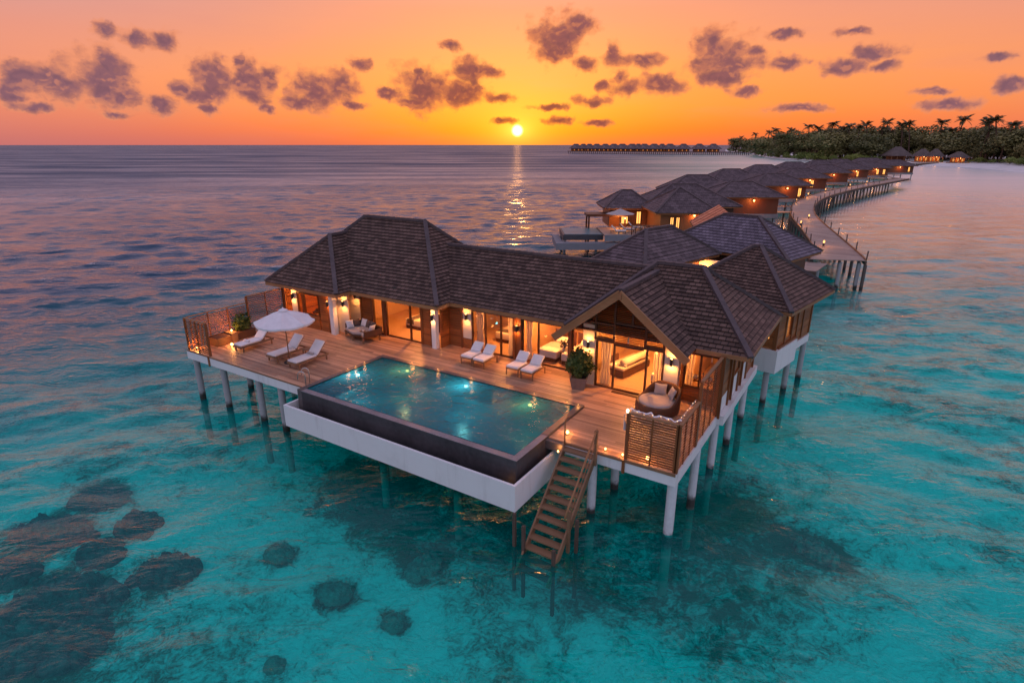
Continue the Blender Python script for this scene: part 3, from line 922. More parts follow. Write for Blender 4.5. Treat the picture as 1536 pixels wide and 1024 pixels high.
for y0, y1, z1 in ((21.66, 22.88, .62), (23.57, 24.58, .99), (25.37, 26.28, .99)): MB().box(-4.36, -4.27, y0, y1, 0, z1).build('render_panel', M['render'], villa)

# cream panels and pillars
mb = MB()
for b in ((-28.4, -27.96, 20.76, 20.86, 0), (-25.14, -24.1, 22.16, 22.2, 0), (-17.47, -16.94, 22.74, 22.84, .55), (-25.2, -25.1, 20.9, 22.0, 0)): MB().box(*b, TW).build('cream_panel', M['cream'], villa)
mb = MB(); boards(mb, (-17.47, 22.78), (-16.94, 22.78), 0, .54)
mb.build('timber_panel', M['teak'], villa)
for x0, x1, y0, y1, z1 in ((-25.02, -24.72, 20.58, 20.84, TW), (-18.78, -18.5, 21.78, 22.04, TW), (-10.24, -9.66, 21.8, 22.1, 2.75), (-6.6, -6.02, 21.8, 22.1, 2.75)):
    MB().box(x0, x1, y0, y1, 0, z1).build('pillar', M['render' if x1 < -18 else 'cream'], villa)
MB().box(-25.06, -24.2, 21.2, 21.26, 0, TW).build('cream_panel', M['cream'], villa)

# dark entrance door of the left wing

mb = MB(); mb.box(-25.12, -25.06, 21.3, 22.0, .03, 2.15)
door = mb.build('door', M['dark_teak'], villa)
MB().box(-25.05, -25.0, 21.38, 21.42, .9, 1.2).build('handle', M['steel'], door)

# inner walls and ceilings
mb = MB()
for b in ((-28.9, -25.0, 27.3, 27.4), (-24.98, -18.6, 27.3, 27.4), (-18.5, -10.4, 27.3, 27.4), (-10.2, -6.1, 27.3, 27.4), (-5.95, -4.45, 27.3, 27.4)):
    mb.box(b[0], b[1], b[2], b[3], .03, 2.39)
for x in (-24.98, -18.52, -10.32, -6.02): mb.box(x - .04, x + .04, 22.95 if x != -24.98 else 22.2, 27.28, .03, 2.39)
mb.box(-14.16, -14.08, 22.9, 27.28, .03, 2.39)
mb.box(-28.9, -25.06, 24.4, 24.48, .03, 2.39)
mb.build('inner_wall', M['room'], villa)

# glazed doors: timber frame as the part, each pane a sub-part
def glazing(name, x0, x1, y, z0, z1, mull, fw=.07, low=None):
    mb = MB()
    mb.box(x0, x0 + fw, y - .05, y + .05, z0, z1); mb.box(x1 - fw, x1, y - .05, y + .05, z0, z1)
    mb.box(x0 + fw, x1 - fw, y - .05, y + .05, z1 - fw * 1.3, z1); mb.box(x0 + fw, x1 - fw, y - .05, y + .05, z0, z0 + fw)
    xs = [x0 + fw] + list(mull) + [x1 - fw]
    for m_ in mull: mb.box(m_ - fw / 2, m_ + fw / 2, y - .06, y + .04, z0 + fw, z1 - fw * 1.3)
    f = mb.build(name, M['dark_teak'], villa)
    for i in range(len(xs) - 1):
        a = xs[i] + (fw / 2 if i else 0); b = xs[i + 1] - (fw / 2 if i < len(xs) - 2 else 0)
        MB().box(a, b, y - .006, y + .006, z0 + fw, z1 - fw * 1.3).build('glass', M['glass'], f)
    return f
glazing('window', -27.9, -27.42, 20.8, .55, 2.06, [])
glazing('window', -27.34, -26.05, 20.8, .78, 2.06, [])
glazing('sliding_door', -23.18, -22.42, 22.1, .0, 2.08, [])
glazing('sliding_door', -22.22, -19.68, 22.1, .0, 2.08, [-20.46])
glazing('sliding_door', -16.92, -14.38, 22.78, .0, 2.16, [-16.06, -15.14])
glazing('sliding_door', -13.92, -11.36, 22.78, .0, 2.16, [-13.0])
glazing('sliding_door', -11.24, -10.46, 22.78, .0, 2.16, [])
glazing('sliding_door', -9.62, -6.62, 21.86, .0, 2.16, [-8.78, -7.36])
glazing('window', -5.96, -4.6, 22.4, .62, 2.14, [-5.3])
# windows on the right flank, lit from within
for y0, y1 in ((23.58, 24.56), (25.38, 26.26)):
    mb = MB()
    mb.box(-4.42, -4.26, y0, y0 + .07, 1.07, 2.3); mb.box(-4.42, -4.26, y1 - .07, y1, 1.07, 2.3); mb.box(-4.42, -4.26, y0 + .07, y1 - .07, 2.22, 2.3); mb.box(-4.4, -4.28, (y0 + y1) / 2 - .03, (y0 + y1) / 2 + .03, 1.07, 2.22)
    f = mb.build('window', M['dark_teak'], villa)
    MB().box(-4.36, -4.33, y0 + .07, y1 - .07, 1.07, 2.22).build('pane', M['glass'], f)

# louvres of the gable
def louvre(x0, x1, z0, z1, y=21.74, clipz=None):
    mb = MB()
    z = z0 + .03
    def half(z): return gw * (gz - .22 - z) / (gz - ge)
    while z < z1 - .02:
        a, b = x0, x1
        if clipz:
            h = half(z + .05)
            a, b = max(a, gx - h), min(b, gx + h)
        if b - a > .08:
            mb.beam((a, y, z), (b, y, z), .012, .07, up=Vector((0, -.75, .66)))
        z += .075
    fr = MB()
    f = mb.build('louvre_panel', M['teak'], villa)
    return f
louvre(-9.55, -8.82, 2.30, 2.82); louvre(-8.74, -7.46, 2.12, 2.98, 21.66); louvre(-7.38, -6.66, 2.30, 2.82)
louvre(-9.8, -8.82, 2.98, 4.4, clipz=1); louvre(-8.74, -8.05, 3.06, 4.5, clipz=1); louvre(-7.95, -7.38, 3.06, 4.4, clipz=1); louvre(-7.3, -6.4, 2.98, 4.3, clipz=1)
mb = MB()
for x, z0, z1 in ((-9.62, 2.16, 3.3), (-8.78, 2.16, 3.98), (-7.42, 2.16, 3.92), (-6.64, 2.16, 3.3), (-8.0, 3.02, 4.4)): mb.box(x - .045, x + .045, 21.7, 21.8, z0, z1)
for x0, x1, z in ((-9.58, -8.83, 2.24), (-9.9, -8.83, 2.9), (-8.73, -7.47, 3.02), (-7.37, -6.68, 2.24), (-7.37, -6.4, 2.9), (-8.73, -7.47, 2.08)): mb.box(x0, x1, 21.69, 21.79, z - .045, z + .045)
mb.build('gable_frame', M['dark_teak'], villa)
mb = MB()                                              # backing boards high in the gable
for s in (-1, 1):
    pass
mb.add([(gx - 2.05, 21.84, 3.02), (gx + 2.05, 21.84, 3.02), (gx, 21.84, 4.56)], [(0, 1, 2)])
mb.build('gable_wall', M['dark_teak'], villa)

# wall lamps: an open tube with a lamp inside throws light up and down
def wall_lamp(x, y, z, w=22, ny=-1, parent=None):
    w *= 3.6
    mb = MB()
    c = Vector((x, y + ny * .11, z))
    n = 14
    mb.lathe([(.055, -.15), (.055, .15), (.048, .15), (.048, -.15), (.055, -.15)], c, n)
    mb.box(x - .03, x + .03, min(y, y + ny * .06), max(y, y + ny * .06), z - .05, z + .05)
    f = mb.build('wall_lamp', M['black'], parent or villa)
    mb = MB(); mb.lathe([(.001, .05), (.022, .03), (.03, 0), (.022, -.03), (.001, -.05)], c, 8)
    mb.build('bulb', M['bulb'], f, smooth=True)
    lamp('wall_lamp_up', c + UP * .13, w * .45, f, radius=.03)
    lamp('wall_lamp_down', c - UP * .13, w * .55, f, radius=.03)
wall_lamp(-28.18, 20.76, 1.75)
wall_lamp(-25.16, 20.7, 1.72, 14); wall_lamp(-24.5, 21.2, 1.72, 24)
wall_lamp(-24.5, 22.1, 1.95, 20)
wall_lamp(-18.64, 21.78, 1.7, 12)
wall_lamp(-17.2, 22.74, 1.72)
wall_lamp(-14.15, 22.72, 1.62, 16)
wall_lamp(-9.95, 21.8, 1.85, 26); wall_lamp(-6.3, 21.8, 1.78, 26)

# lights inside the rooms
def ceiling_lamp(x, y, w, z=2.3):
    w *= 2.8
    f = MB().lathe([(.12, 0), (.12, .05)], (x, y, z), 14, True, True).build('ceiling_lamp', M['bulb'], villa)
    lamp('room_light', (x, y, z - .12), w, f, radius=.12)
ceiling_lamp(-26.6, 22.6, 110)
ceiling_lamp(-21.0, 23.4, 170); ceiling_lamp(-21.8, 25.8, 90)
ceiling_lamp(-15.6, 24.0, 150); ceiling_lamp(-12.4, 24.0, 190); ceiling_lamp(-11.4, 25.9, 70)
ceiling_lamp(-8.1, 23.2, 200); ceiling_lamp(-8.1, 25.6, 130)
ceiling_lamp(-5.2, 23.6, 90)

# white plinth on the right flank and piles of the house
mb = MB()
mb.box(-4.4, -4.06, 21.72, 28.3, -.42, -.03)
mb.build('plinth', M['render'], villa)
mb = MB(); mb.box(-29.2, -4.42, 22.3, 28.2, -.40, -.03)
mb.build('floor_slab', M['render'], villa)
def pile(parent, x, y, z1=-.4, r=.15, mat='pile'):
    return MB().tube([(x, y, SZ - .4), (x, y, z1)], r, 14).build('pile', M[mat], parent, smooth=False)
for y in (22.1, 24.9, 27.7): pile(villa, -4.42, y, mat='pile_white')
for x in (-29.0, -25.5, -21.5, -17.5, -13.5, -9.5): pile(villa, x, 27.6)
for x in (-13.5, -9.5): pile(villa, x, 23.6)

# square pavilion behind the right wing, turned a little with the line of the walkway
PA = R(-11.2)
PX = Matrix.Translation((-5.6, 33.0, 0)) @ Matrix.Rotation(PA, 4, 'Z')
h = 3.25; pzv = 4.87; pe = 2.5
ap = [(-h, -h, pe), (h, -h, pe), (h, h, pe), (-h, h, pe)]
ta, tb = (-.16, 0, pzv), (.16, .1, pzv)
roof(villa, [[ap[0], ap[1], tb, ta], [ap[1], ap[2], tb], [ap[2], ap[3], ta, tb], [ap[3], ap[0], ta]], [tuple(PX @ Vector(p) for p in q) for q in ((ap[1], tb), (ap[2], tb), (ap[0], ta), (ap[3], ta))] and None, xf=PX)
rb = MB()
for q in ((ap[1], tb), (ap[2], tb), (ap[0], ta), (ap[3], ta), (ta, tb)): ridge(rb, PX @ Vector(q[0]), PX @ Vector(q[1]))
rb.build('ridge_cap', M['ridge'], [o for o in villa.children if o.name.startswith('roof')][-1])
mb = MB(PX); mb.box(-h + .05, h - .05, -h + .05, h - .05, 2.38, 2.44); mb.build('soffit', M['soffit'], villa)
mb = MB()
for i in range(4):
    a, b = ap[i], ap[(i + 1) % 4]
    mb.beam(PX @ Vector((a[0], a[1], 2.42)), PX @ Vector((b[0], b[1], 2.42)), .07, .15)
mb.build('fascia', M['fascia'], villa)
w = 2.45
def pboards(mb, a, b, z0, z1):
    A, B = PX @ Vector((*a, 0)), PX @ Vector((*b, 0))
    boards(mb, (A.x, A.y), (B.x, B.y), z0, z1)
def pb(a, b, z0, z1):
    mb = MB(); pboards(mb, a, b, z0, z1); mb.build('timber_wall', M['teak_y'], villa)
pb((-w, -w), (w - .95, -w), 0, 2.38); pb((w - .3, -w), (w, -w), .35, 2.38); pb((w - .95, -w), (w - .3, -w), .35, .8)
pb((w, -w), (w, -1.3), .3, 2.38); pb((w, -1.3), (w, -.4), .3, .62); pb((w, -.4), (w, .3), .3, 2.38); pb((w, .4), (w, w), .0, 2.38)
pb((-w, -w), (-w, w), 0, 2.38); pb((-w, w), (w, w), 0, 2.38)
mb = MB(PX)
for y in (-w, -1.32, -.38, .35, 1.2, w): MB(PX).box(w - .08, w + .1, y - .07, y + .07, .1, 2.4).build('upright', M['teak_z'], villa)
MB(PX).box(w - .04, w + .16, -2.2, .3, .28, .4).build('rail', M['teak_z'], villa)
f = MB(PX).box(w - .06, w + .07, -1.27, -1.2, .64, 2.2).box(w - .06, w + .07, -.5, -.43, .64, 2.2).build('window', M['dark_teak'], villa)
mb = MB(PX)
for k in range(16): mb.box(w - .03, w + .02, -1.2, -.5, .66 + k * .095, .70 + k * .095)
mb.build('blind', M['teak'], f)
mb = MB(PX); mb.box(w - .1, w - .05, -1.2, -.5, .64, 2.2); mb.build('pane', M['lit'], f)
mb = MB(PX); mb.box(w - .9, w - .32, -w + .0, -w + .04, .82, 2.3); mb.build('pane', M['lit'], f)
mb = MB(PX); mb.box(w - 1.4, w + .22, -w - .1, .25, -.92, .28); mb.build('plinth', M['render'], villa)
mb = MB(PX); mb.box(w - .6, w + .1, .28, w + .1, -.42, -.02); mb.box(-w, w - 1.42, -w, w, -.42, -.02); mb.build('plinth', M['render'], villa)
for x, y in ((w - .25, -w + .2), (w - .05, .1), (w - .05, w - .1), (-w + .2, -w + .2), (-w + .2, w - .2)):
    q = PX @ Vector((x, y, 0)); pile(villa, q.x, q.y, -.4 if y > 0 else -.9)
# ------------------------------------------------------------------ timber deck on piles
deck = thing('timber_deck', 'wide planked timber deck round the pool on grey piles', 'deck', (-16, 18, 0))
mb = MB()
def plank_row(y0, y1, x0, x1):
    x = x0
    first = random.uniform(1.5, 3.8)
    while x < x1 - .05:
        e = min(x1, x + first)
        if x1 - e < .6: e = x1
        mb.box(x, e - .004, y0, y1, -.03, random.uniform(-.002, .002))
        x = e; first = random.uniform(3.2, 4.4)
PW = .145
y = 14.82
while y < 22.75:
    y1 = y + PW - .008
    segs = [(-29.28, -20.12)] if y < 19.5 else [(-29.28, -4.34)]
    if y < 19.5 and y > 16.5: segs.append((-8.98, -4.34))
    for a, b in segs: plank_row(y, y1, a, b)
    y += PW
mb.build('boards', M['deck'], deck)
mb = MB()
for x0, x1, y0, y1 in ((-29.22, -20.2, 14.95, 22.28), (-20.18, -8.95, 19.62, 22.28), (-8.93, -4.42, 16.72, 22.28)):
    mb.box(x0, x1, y0, y1, -.24, -.032)
mb.build('light_block_slab', M['old_wood'], deck)  # unseen solid slab added below the boards to block light
def edge(a, b, z0=-.46, z1=-.034, th=.14):
    return MB().beam((*a, (z0 + z1) / 2), (*b, (z0 + z1) / 2), th, z1 - z0).build('edge_beam', M['render'], deck)
edge((-29.33, 14.88), (-20.15, 14.88)); edge((-29.26, 14.95), (-29.26, 22.3))
edge((-8.95, 16.6), (-4.3, 16.6)); edge((-4.36, 16.67), (-4.36, 21.7))
mb = MB(); mb.box(-29.3, -20.2, 14.80, 14.83, -.06, .004); mb.build('edge_board', M['stair'], deck)
mb = MB(); mb.box(-8.95, -4.32, 16.5, 16.53, -.09, .004); mb.build('edge_board', M['stair'], deck)
for x, yy in ((-29.12, 15.1), (-26.75, 15.1), (-23.9, 15.1), (-22.25, 15.1), (-28.0, 17.2), (-25.2, 18.6), (-29.1, 20.6), (-21.4, 18.6)): pile(deck, x, yy, -.24 if yy > 15.5 else -.46, .155)
for x, yy, r in ((-4.46, 16.83, .165), (-4.42, 19.45, .15), (-7.3, 16.8, .155), (-7.25, 18.85, .155), (-9.0, 20.9, .15), (-13, 20.9, .15), (-17.3, 20.9, .15)): pile(deck, x, yy, -.24 if yy > 18 else -.46, r, 'pile_white')
MB().beam((-27.35, 14.78, .0), (-27.35, 14.78, -.5), .1, .05, up=Vector((0, 1, 0))).build('post_foot', M['teak_z'], deck)
MB().beam((-6.08, 16.5, .0), (-6.08, 16.5, -.5), .1, .05, up=Vector((0, 1, 0))).build('post_foot', M['teak_z'], deck)
# top tread of the deck beside the pool, pale stone kerb
mb = MB(); mb.box(-9.05, -8.3, 16.35, 16.52, -.34, -.02); mb.build('kerb', M['coping'], deck)

# ------------------------------------------------------------------ pool
pool = thing('infinity_pool', 'dark stone infinity pool with glowing underwater lamps and white overflow trough', 'pool', (-14.5, 16.8, -1.5))
PX0, PX1, PY0, PY1 = -20.1, -9.0, 14.4, 19.55
mb = MB()
CZ = .09
mb.box(PX0, PX1, 19.27, PY1, -.9, CZ); mb.box(PX0, PX0 + .26, PY0, 19.27, -.9, CZ); mb.box(PX1 - .26, PX1, 16.5, 19.27, -.9, CZ)
mb.build('coping', M['coping'], pool, bevel=.012)
mb = MB()
mb.box(PX0 + .26, PX1, PY0, PY0 + .3, -1.1, .055); mb.box(PX1 - .26, PX1, PY0 + .3, 16.5, -1.1, .055)
mb.build('overflow_edge', M['stone'], pool, bevel=.01)
mb = MB(); mb.box(PX0 + .27, PX1 + .01, PY0 - .012, PY0 + .27, .056, .075); mb.box(PX1 - .25, PX1 + .01, PY0 + .272, 16.5, .056, .075); mb.build('lit_edge_slab', M['lit_edge_slab'], pool)
mb = MB()
x0, x1, y0, y1, zb = PX0 + .26, PX1 - .26, PY0 + .3, 19.27, -1.35
mb.add([(x0, y0, zb), (x1, y0, zb), (x1, y1, zb), (x0, y1, zb), (x0, y0, .08), (x1, y0, .08), (x1, y1, .08), (x0, y1, .08)],
       [(0, 1, 2, 3), (1, 0, 4, 5), (2, 1, 5, 6), (3, 2, 6, 7), (0, 3, 7, 4)])
mb.build('basin', M['pooltile'], pool)
mb = MB()
mb.box(PX0 + .1, PX1 - .1, PY0 + .1, PY1 - .1, -1.49, -1.37); mb.build('basin_slab', M['render'], pool)

def pool_water():
    m = bpy.data.materials.new('pool_water'); m.use_nodes = True
    t = NT(m.node_tree); t.n.remove(t.n['Principled BSDF'])
    p = pos(t)
    tr = t.node('ShaderNodeBsdfTransparent', in_Color=(.5, .97, .98, 1))
    df = t.node('ShaderNodeBsdfDiffuse', in_Color=(.0, .24, .34, 1))
    bd = t.node('ShaderNodeMixShader'); bd.inputs[0].default_value = .6
    tl = t.node('ShaderNodeBsdfTranslucent', in_Color=(.08, .44, .56, 1)); m2 = t.node('ShaderNodeMixShader'); m2.inputs[0].default_value = .45
    t.l.new(df.outputs[0], m2.inputs[1]); t.l.new(tl.outputs[0], m2.inputs[2])
    t.l.new(tr.outputs[0], bd.inputs[1]); t.l.new(m2.outputs[0], bd.inputs[2])
    n1 = t.noise(p, 2.2, 3, .5, .8).outputs[0]; n2 = t.noise(p, 7, 3, .55, .5).outputs[0]
    h = t.math('ADD', t.math('MULTIPLY', n1, .085), t.math('MULTIPLY', n2, .026))
    bp = t.node('ShaderNodeBump'); bp.inputs['Distance'].default_value = 1.0; t.set(bp.inputs['Height'], h)
    gl = t.node('ShaderNodeBsdfGlossy', in_Roughness=.05, in_Color=(1, 1, 1, 1)); t.l.new(bp.outputs[0], gl.inputs['Normal'])
    co = t.math('MINIMUM', t.math('ABSOLUTE', t.vmath('DOT_PRODUCT', geo(t).outputs['Incoming'], bp.outputs[0])), 1.0)
    fr = t.math('ADD', .02, t.math('MULTIPLY', .85, t.math('POWER', t.math('SUBTRACT', 1.0, co), 5.4)))
    mx = t.node('ShaderNodeMixShader'); t.set(mx.inputs[0], fr)
    t.l.new(bd.outputs[0], mx.inputs[1]); t.l.new(gl.outputs[0], mx.inputs[2])
    t.l.new(mx.outputs[0], t.n['Material Output'].inputs['Surface'])
    return m
mb = MB(); mb.add([(x0 + .002, y0, .05), (x1 - .002, y0, .05), (x1 - .002, y1 - .002, .05), (x0 + .002, y1 - .002, .05)], [(0, 1, 2, 3)])
mb.build('pool_water', pool_water(), pool)

# white trough that catches the overflow
TX0, TX1, TY = -20.42, -8.72, 13.86
mb = MB()
mb.box(TX0, TX1, TY, TY + .1, -1.5, -.52)                                  # front
mb.box(TX0, TX0 + .1, TY + .1, 14.85, -1.5, -.52)                          # left end
mb.add([(TX1 - .1, TY + .1, -.52), (TX1, TY + .1, -.52), (TX1, 17.3, -.52), (TX1 - .1, 17.3, -.52),
        (TX1 - .1, TY + .1, -1.5), (TX1, TY + .1, -1.5), (TX1, 16.3, -1.5), (TX1 - .1, 16.3, -1.5)],
       [(0, 1, 2, 3), (7, 6, 5, 4), (1, 5, 6, 2), (0, 3, 7, 4), (0, 4, 5, 1), (3, 2, 6, 7)])
mb.box(TX0 + .1, TX1 - .1, TY + .1, PY0 - .004, -1.5, -1.0); mb.box(PX1 + .004, TX1 - .1, PY0, 17.0, -1.5, -1.0)
mb.build('overflow_trough', M['render'], pool)
mb = MB()
for k in range(2600):
    if random.random() < .78: x, yy = random.uniform(TX0 + .14, TX1 - .14), random.uniform(TY + .14, PY0 - .05)
    else: x, yy = random.uniform(PX1 + .05, TX1 - .14), random.uniform(PY0, 16.9)
    r = random.uniform(.03, .065)
    a = random.random() * 6.28
    mb.add([(x + r * math.cos(a + q), yy + r * math.sin(a + q) * .8, -.99) for q in (0, 1.57, 3.14, 4.71)] + [(x, yy, -.99 + r * .8)], [(0, 1, 4), (1, 2, 4), (2, 3, 4), (3, 0, 4)])
mb.build('pebbles', M['gravel'], pool)['kind'] = 'stuff'
for x in (-18.0, -14.5, -11.0):
    pile(pool, x, 17.6, -1.48, .18)
for x in (-16.5, -12.5): pile(pool, x, 15.6, -1.48, .16)
# underwater lamps
for px, py, kind, wt in ((537, 562, 'w', 55), (611, 556, 'a', 60), (699, 579, 'w', 62), (795, 607, 'a', 60)):
    q = at(px, py, -.12)
    f = MB().lathe([(.001, .05), (.05, .045), (.075, .02), (.08, -.03)], (q.x, q.y, q.z), 12).build('pool_lamp', M['poolglow_' + kind], pool, smooth=True)
    lamp('pool_light', (q.x + .1, q.y - .45, q.z - .42), wt, f, (.45, .95, .95) if kind == 'w' else (1.0, .55, .2), .06)

# chrome grab rail hooks at the pool's corners
def grab_rail(x, y, z, rz, label):
    o = thing('grab_rail', label, 'hand rail', (x, y, z), rz)
    for s in (-.22, .22):
        mb = MB(Matrix.Translation((x, y, z)) @ Matrix.Rotation(rz, 4, 'Z'))
        pts = [(s, 0, 0), (s, 0, .55)] + [(s, -.16 + .16 * math.cos(a), .55 + .16 * math.sin(a)) for a in (0.5, 1.0, 1.57, 2.1, 2.7)] + [(s, -.34, .35)]
        mb.tube(pts, .02, 8)
        mb.build('rail', M['steel'], o, smooth=True)
    return o
grab_rail(-20.25, 15.1, 0, R(-60), 'bent steel hand rail on the deck corner at the left end of the pool')

# ------------------------------------------------------------------ steps down to the sea
st = thing('wooden_steps', 'timber steps leading from the deck down into the sea', 'steps', (-7.65, 15, -2.7))
SX0, SX1 = -8.26, -7.08
top, bot = Vector((0, 16.46, -.12)), Vector((0, 13.2, -3.3))
d = bot - top
NTR = 13
for s in (SX0, SX1):
    MB().beam((s, top.y, top.z), (s, bot.y, bot.z), .06, .26, up=UP).build('stringer', M['stair'], st)
for k in range(NTR):
    c = top + d * ((k + .35) / NTR)
    MB().box(SX0 + .03, SX1 - .03, c.y - .14, c.y + .14, c.z + .02, c.z + .075).build('tread', M['stair'] if k < 11 else M['old_wood'], st)
for x, y, z0, z1 in ((SX1 + .06, 16.3, -.4, .92), (SX1 + .06, 14.45, -3.6, -1.15), (SX0 - .02, 13.7, -4.6, -1.75), (SX1 + .03, 13.5, -4.6, -2.05), (SX1 + .28, 14.6, -4.6, -1.5), (SX0 - .45, 13.82, -4.6, -1.5)):
    MB().beam((x, y, z0), (x, y, z1), .1, .1, up=Vector((0, 1, 0))).build('post', M['stair' if z1 > -1.3 else 'old_wood'], st)
MB().tube([(SX1 + .06, 16.35, .95), (SX1 + .06, 14.4, -.95), (SX1 + .06, 14.15, -1.25)], .035, 8).build('handrail', M['fascia'], st, smooth=True)
MB().tube([(SX1 + .06, 16.3, .5), (SX1 + .06, 14.42, -1.4)], .014, 6).build('rope', M['fascia'], st, smooth=True)
MB().tube([(SX0 - .04, 16.5, -.1), (SX0 - .04, 16.5, .75), (SX0 - .04, 16.55, .88), (SX0 - .04, 16.68, .93), (SX0 - .04, 16.8, .88)], .03, 8).build('handrail', M['fascia'], st, smooth=True)

# ------------------------------------------------------------------ privacy screens
def screen(label, a, b, h, bays, grp='slatted privacy screens', slat=.105, posts=(True, True), mat='teak', fill=.62, tilt=.35):
    a, b = Vector((*a, 0)), Vector((*b, 0))
    o = thing('privacy_screen', label, 'screen', a, 0, grp)
    d = b - a
    n = d.normalized().cross(UP)
    for i in range(bays + 1):
        if (i == 0 and not posts[0]) or (i == bays and not posts[1]): continue
        p = a + d * (i / bays)
        w = .1 if i in (0, bays) else .05
        MB().beam(p + UP * .0, p + UP * (h + .02), w, w, up=n).build('post', M['teak_z'], o)
    MB().beam(a + UP * (h + .04), b + UP * (h + .04), .11, .045).build('cap_rail', M['fascia'], o)
    for i in range(bays):
        p, q = a + d * ((i + .03) / bays), a + d * ((i + .97) / bays)
        mb = MB()
        z = .08
        while z < h - .03:
            mb.beam(p + UP * z, q + UP * (z + random.uniform(-.004, .004)), .02, slat * fill, up=(n * tilt + UP).normalized())
            z += slat
        mb.build('slat_panel', M[mat], o)
    return o
screen('short low slatted screen on the front left corner of the deck', (-29.22, 14.92), (-27.36, 14.92), 1.66, 2)
screen('low slatted screen along the left deck edge behind the planter', (-29.22, 15.04), (-29.22, 18.36), 1.66, 3, mat='teak_y', posts=(False, False))
screen('tall slatted screen between the low left screen and the house', (-29.22, 18.44), (-29.22, 20.8), 2.02, 2, mat='teak_y')
screen('slatted screen facing the sea in front of the round daybed', (-6.05, 16.62), (-4.4, 16.62), 1.66, 2, slat=.088)
screen('low slatted screen along the right deck edge behind the daybed', (-4.34, 16.62), (-4.34, 18.7), 1.66, 3, mat='teak_y', fill=.9, tilt=.5)
screen('tall slatted screen at the right deck edge joining the house', (-4.34, 18.8), (-4.34, 21.54), 2.38, 3, mat='teak_y', fill=.9, tilt=.5)

# ------------------------------------------------------------------ furniture
def lounger(x, y, label):
    o = thing('sun_lounger', label, 'sun lounger', (x, y, 0), 0, 'long loungers on the open deck')
    T = Matrix.Translation((x, y, 0))
    w = .33
    mb = MB(T)
    for s in (-1, 1): mb.beam((s * w, -.95, .27), (s * w, .95, .27), .05, .08)
    mb.beam((-w + .025, -.95, .27), (w - .025, -.95, .27), .05, .08); mb.beam((-w + .025, .95, .27), (w - .025, .95, .27), .05, .08)
    for k in range(15): mb.box(-w + .03, w - .03, -.9 + k * .08, -.85 + k * .08, .295, .315)
    mb.build('frame', M['stair'], o)
    for sx in (-1, 1):
        for sy in (-.82, .82): MB(T).beam((sx * w, sy, 0), (sx * w, sy, .23), .055, .055, up=Vector((0, 1, 0))).build('leg', M['stair'], o)
    bx = Matrix.Translation((x, y + .3, .33)) @ Matrix.Rotation(R(46), 4, 'X')
    MB(bx).box(-w + .02, w - .02, 0, .78, -.03, 0).build('backrest', M['stair'], o)
    MB(T).box(-w + .01, w - .01, -.93, .27, .32, .41).build('seat_cushion', M['white'], o, True, .035, 3)
    MB(bx).box(-w + .01, w - .01, .03, .80, .0, .09).build('back_cushion', M['white'], o, True, .035, 3)
    return o
lounger(-26.75, 16.95, 'sun lounger nearest the planter at the left end of the deck')
lounger(-24.05, 16.95, 'sun lounger by the parasol pole')
lounger(-22.42, 16.9, 'sun lounger nearest the pool, right of the parasol')

for x, y, lb in ((-26.7, 16.55, 'rolled white towel on the lounger nearest the planter'), (-24.0, 17.1, 'rolled white towel on the lounger by the parasol pole'), (-22.4, 17.05, 'rolled greige towel on the lounger nearest the pool')):
    tw_ = MB().tube([(x - .2, y, .47), (x - .1, y + .004, .472), (x + .1, y - .004, .472), (x + .2, y, .47)], [.055, .06, .06, .055], 10)
    tag(tw_.build('rolled_towel', M['grey_fab'] if x > -23 else M['white'], None, smooth=True), lb, 'towel', 'rolled towels on the loungers')

def lounge_chair(x, y, label):
    o = thing('lounge_chair', label, 'lounge chair', (x, y, 0), 0, 'low lounge chairs beside the pool')
    T = Matrix.Translation((x, y, 0))
    w = .31
    mb = MB(T)
    for s in (-1, 1): mb.beam((s * w, -.55, .34), (s * w, .6, .34), .045, .06)
    for yy in (-.55, -.2, .2, .6): mb.beam((-w + .022, yy, .34), (w - .022, yy, .34), .04, .05)
    mb.build('frame', M['stair'], o)
    for sx in (-1, 1):
        for sy in (-.53, .58): MB(T).beam((sx * w, sy, 0), (sx * w, sy, .31), .045, .045, up=Vector((0, 1, 0))).build('leg', M['stair'], o)
    bx = Matrix.Translation((x, y + .22, .42)) @ Matrix.Rotation(R(42), 4, 'X')
    MB(T).box(-w, w, -.58, .3, .37, .48).build('seat_cushion', M['white'], o, True, .04, 3)
    MB(bx).box(-w + .03, w - .03, .04, .56, .0, .11).build('back_cushion', M['white'], o, True, .045, 3)
    return o
lounge_chair(-15.85, 21.35, 'left chair of the pair in front of the curtained glass doors')
lounge_chair(-15.1, 21.3, 'right chair of the pair in front of the curtained glass doors')
lounge_chair(-13.25, 21.35, 'left chair of the pair in front of the bedroom with white beds')
lounge_chair(-12.45, 21.3, 'right chair of the pair, nearest the potted shrub')

# parasol
par = thing('parasol', 'open white octagonal parasol over the loungers', 'parasol', (-23.25, 16.45, 0))
T = Matrix.Translation((-23.25, 16.45, 0))
MB(T).tube([(0, 0, .06), (0, 0, 2.62)], .026, 10).build('pole', M['fascia'], par, smooth=True)
MB(T).lathe([(.26, 0), (.26, .05), (.05, .09)], (0, 0, 0), 18, True, True).build('base', M['black'], par)
mb = MB(T)
NB = 8
P = [(0, 0, 2.66)]
rings = ((.18, 2.60), (.75, 2.40), (1.38, 2.12))
for r, z in rings:
    for k in range(NB * 4):
        a = 2 * math.pi * k / (NB * 4)
        f = (k % 4) / 4
        poly = math.cos(math.pi / NB) / math.cos((a % (2 * math.pi / NB)) - math.pi / NB)
        sag = -.05 * r * math.sin(math.pi * f)
        P.append((r * poly * math.cos(a), r * poly * math.sin(a), z + sag))
n = NB * 4
F = [(0, 1 + k, 1 + (k + 1) % n) for k in range(n)]
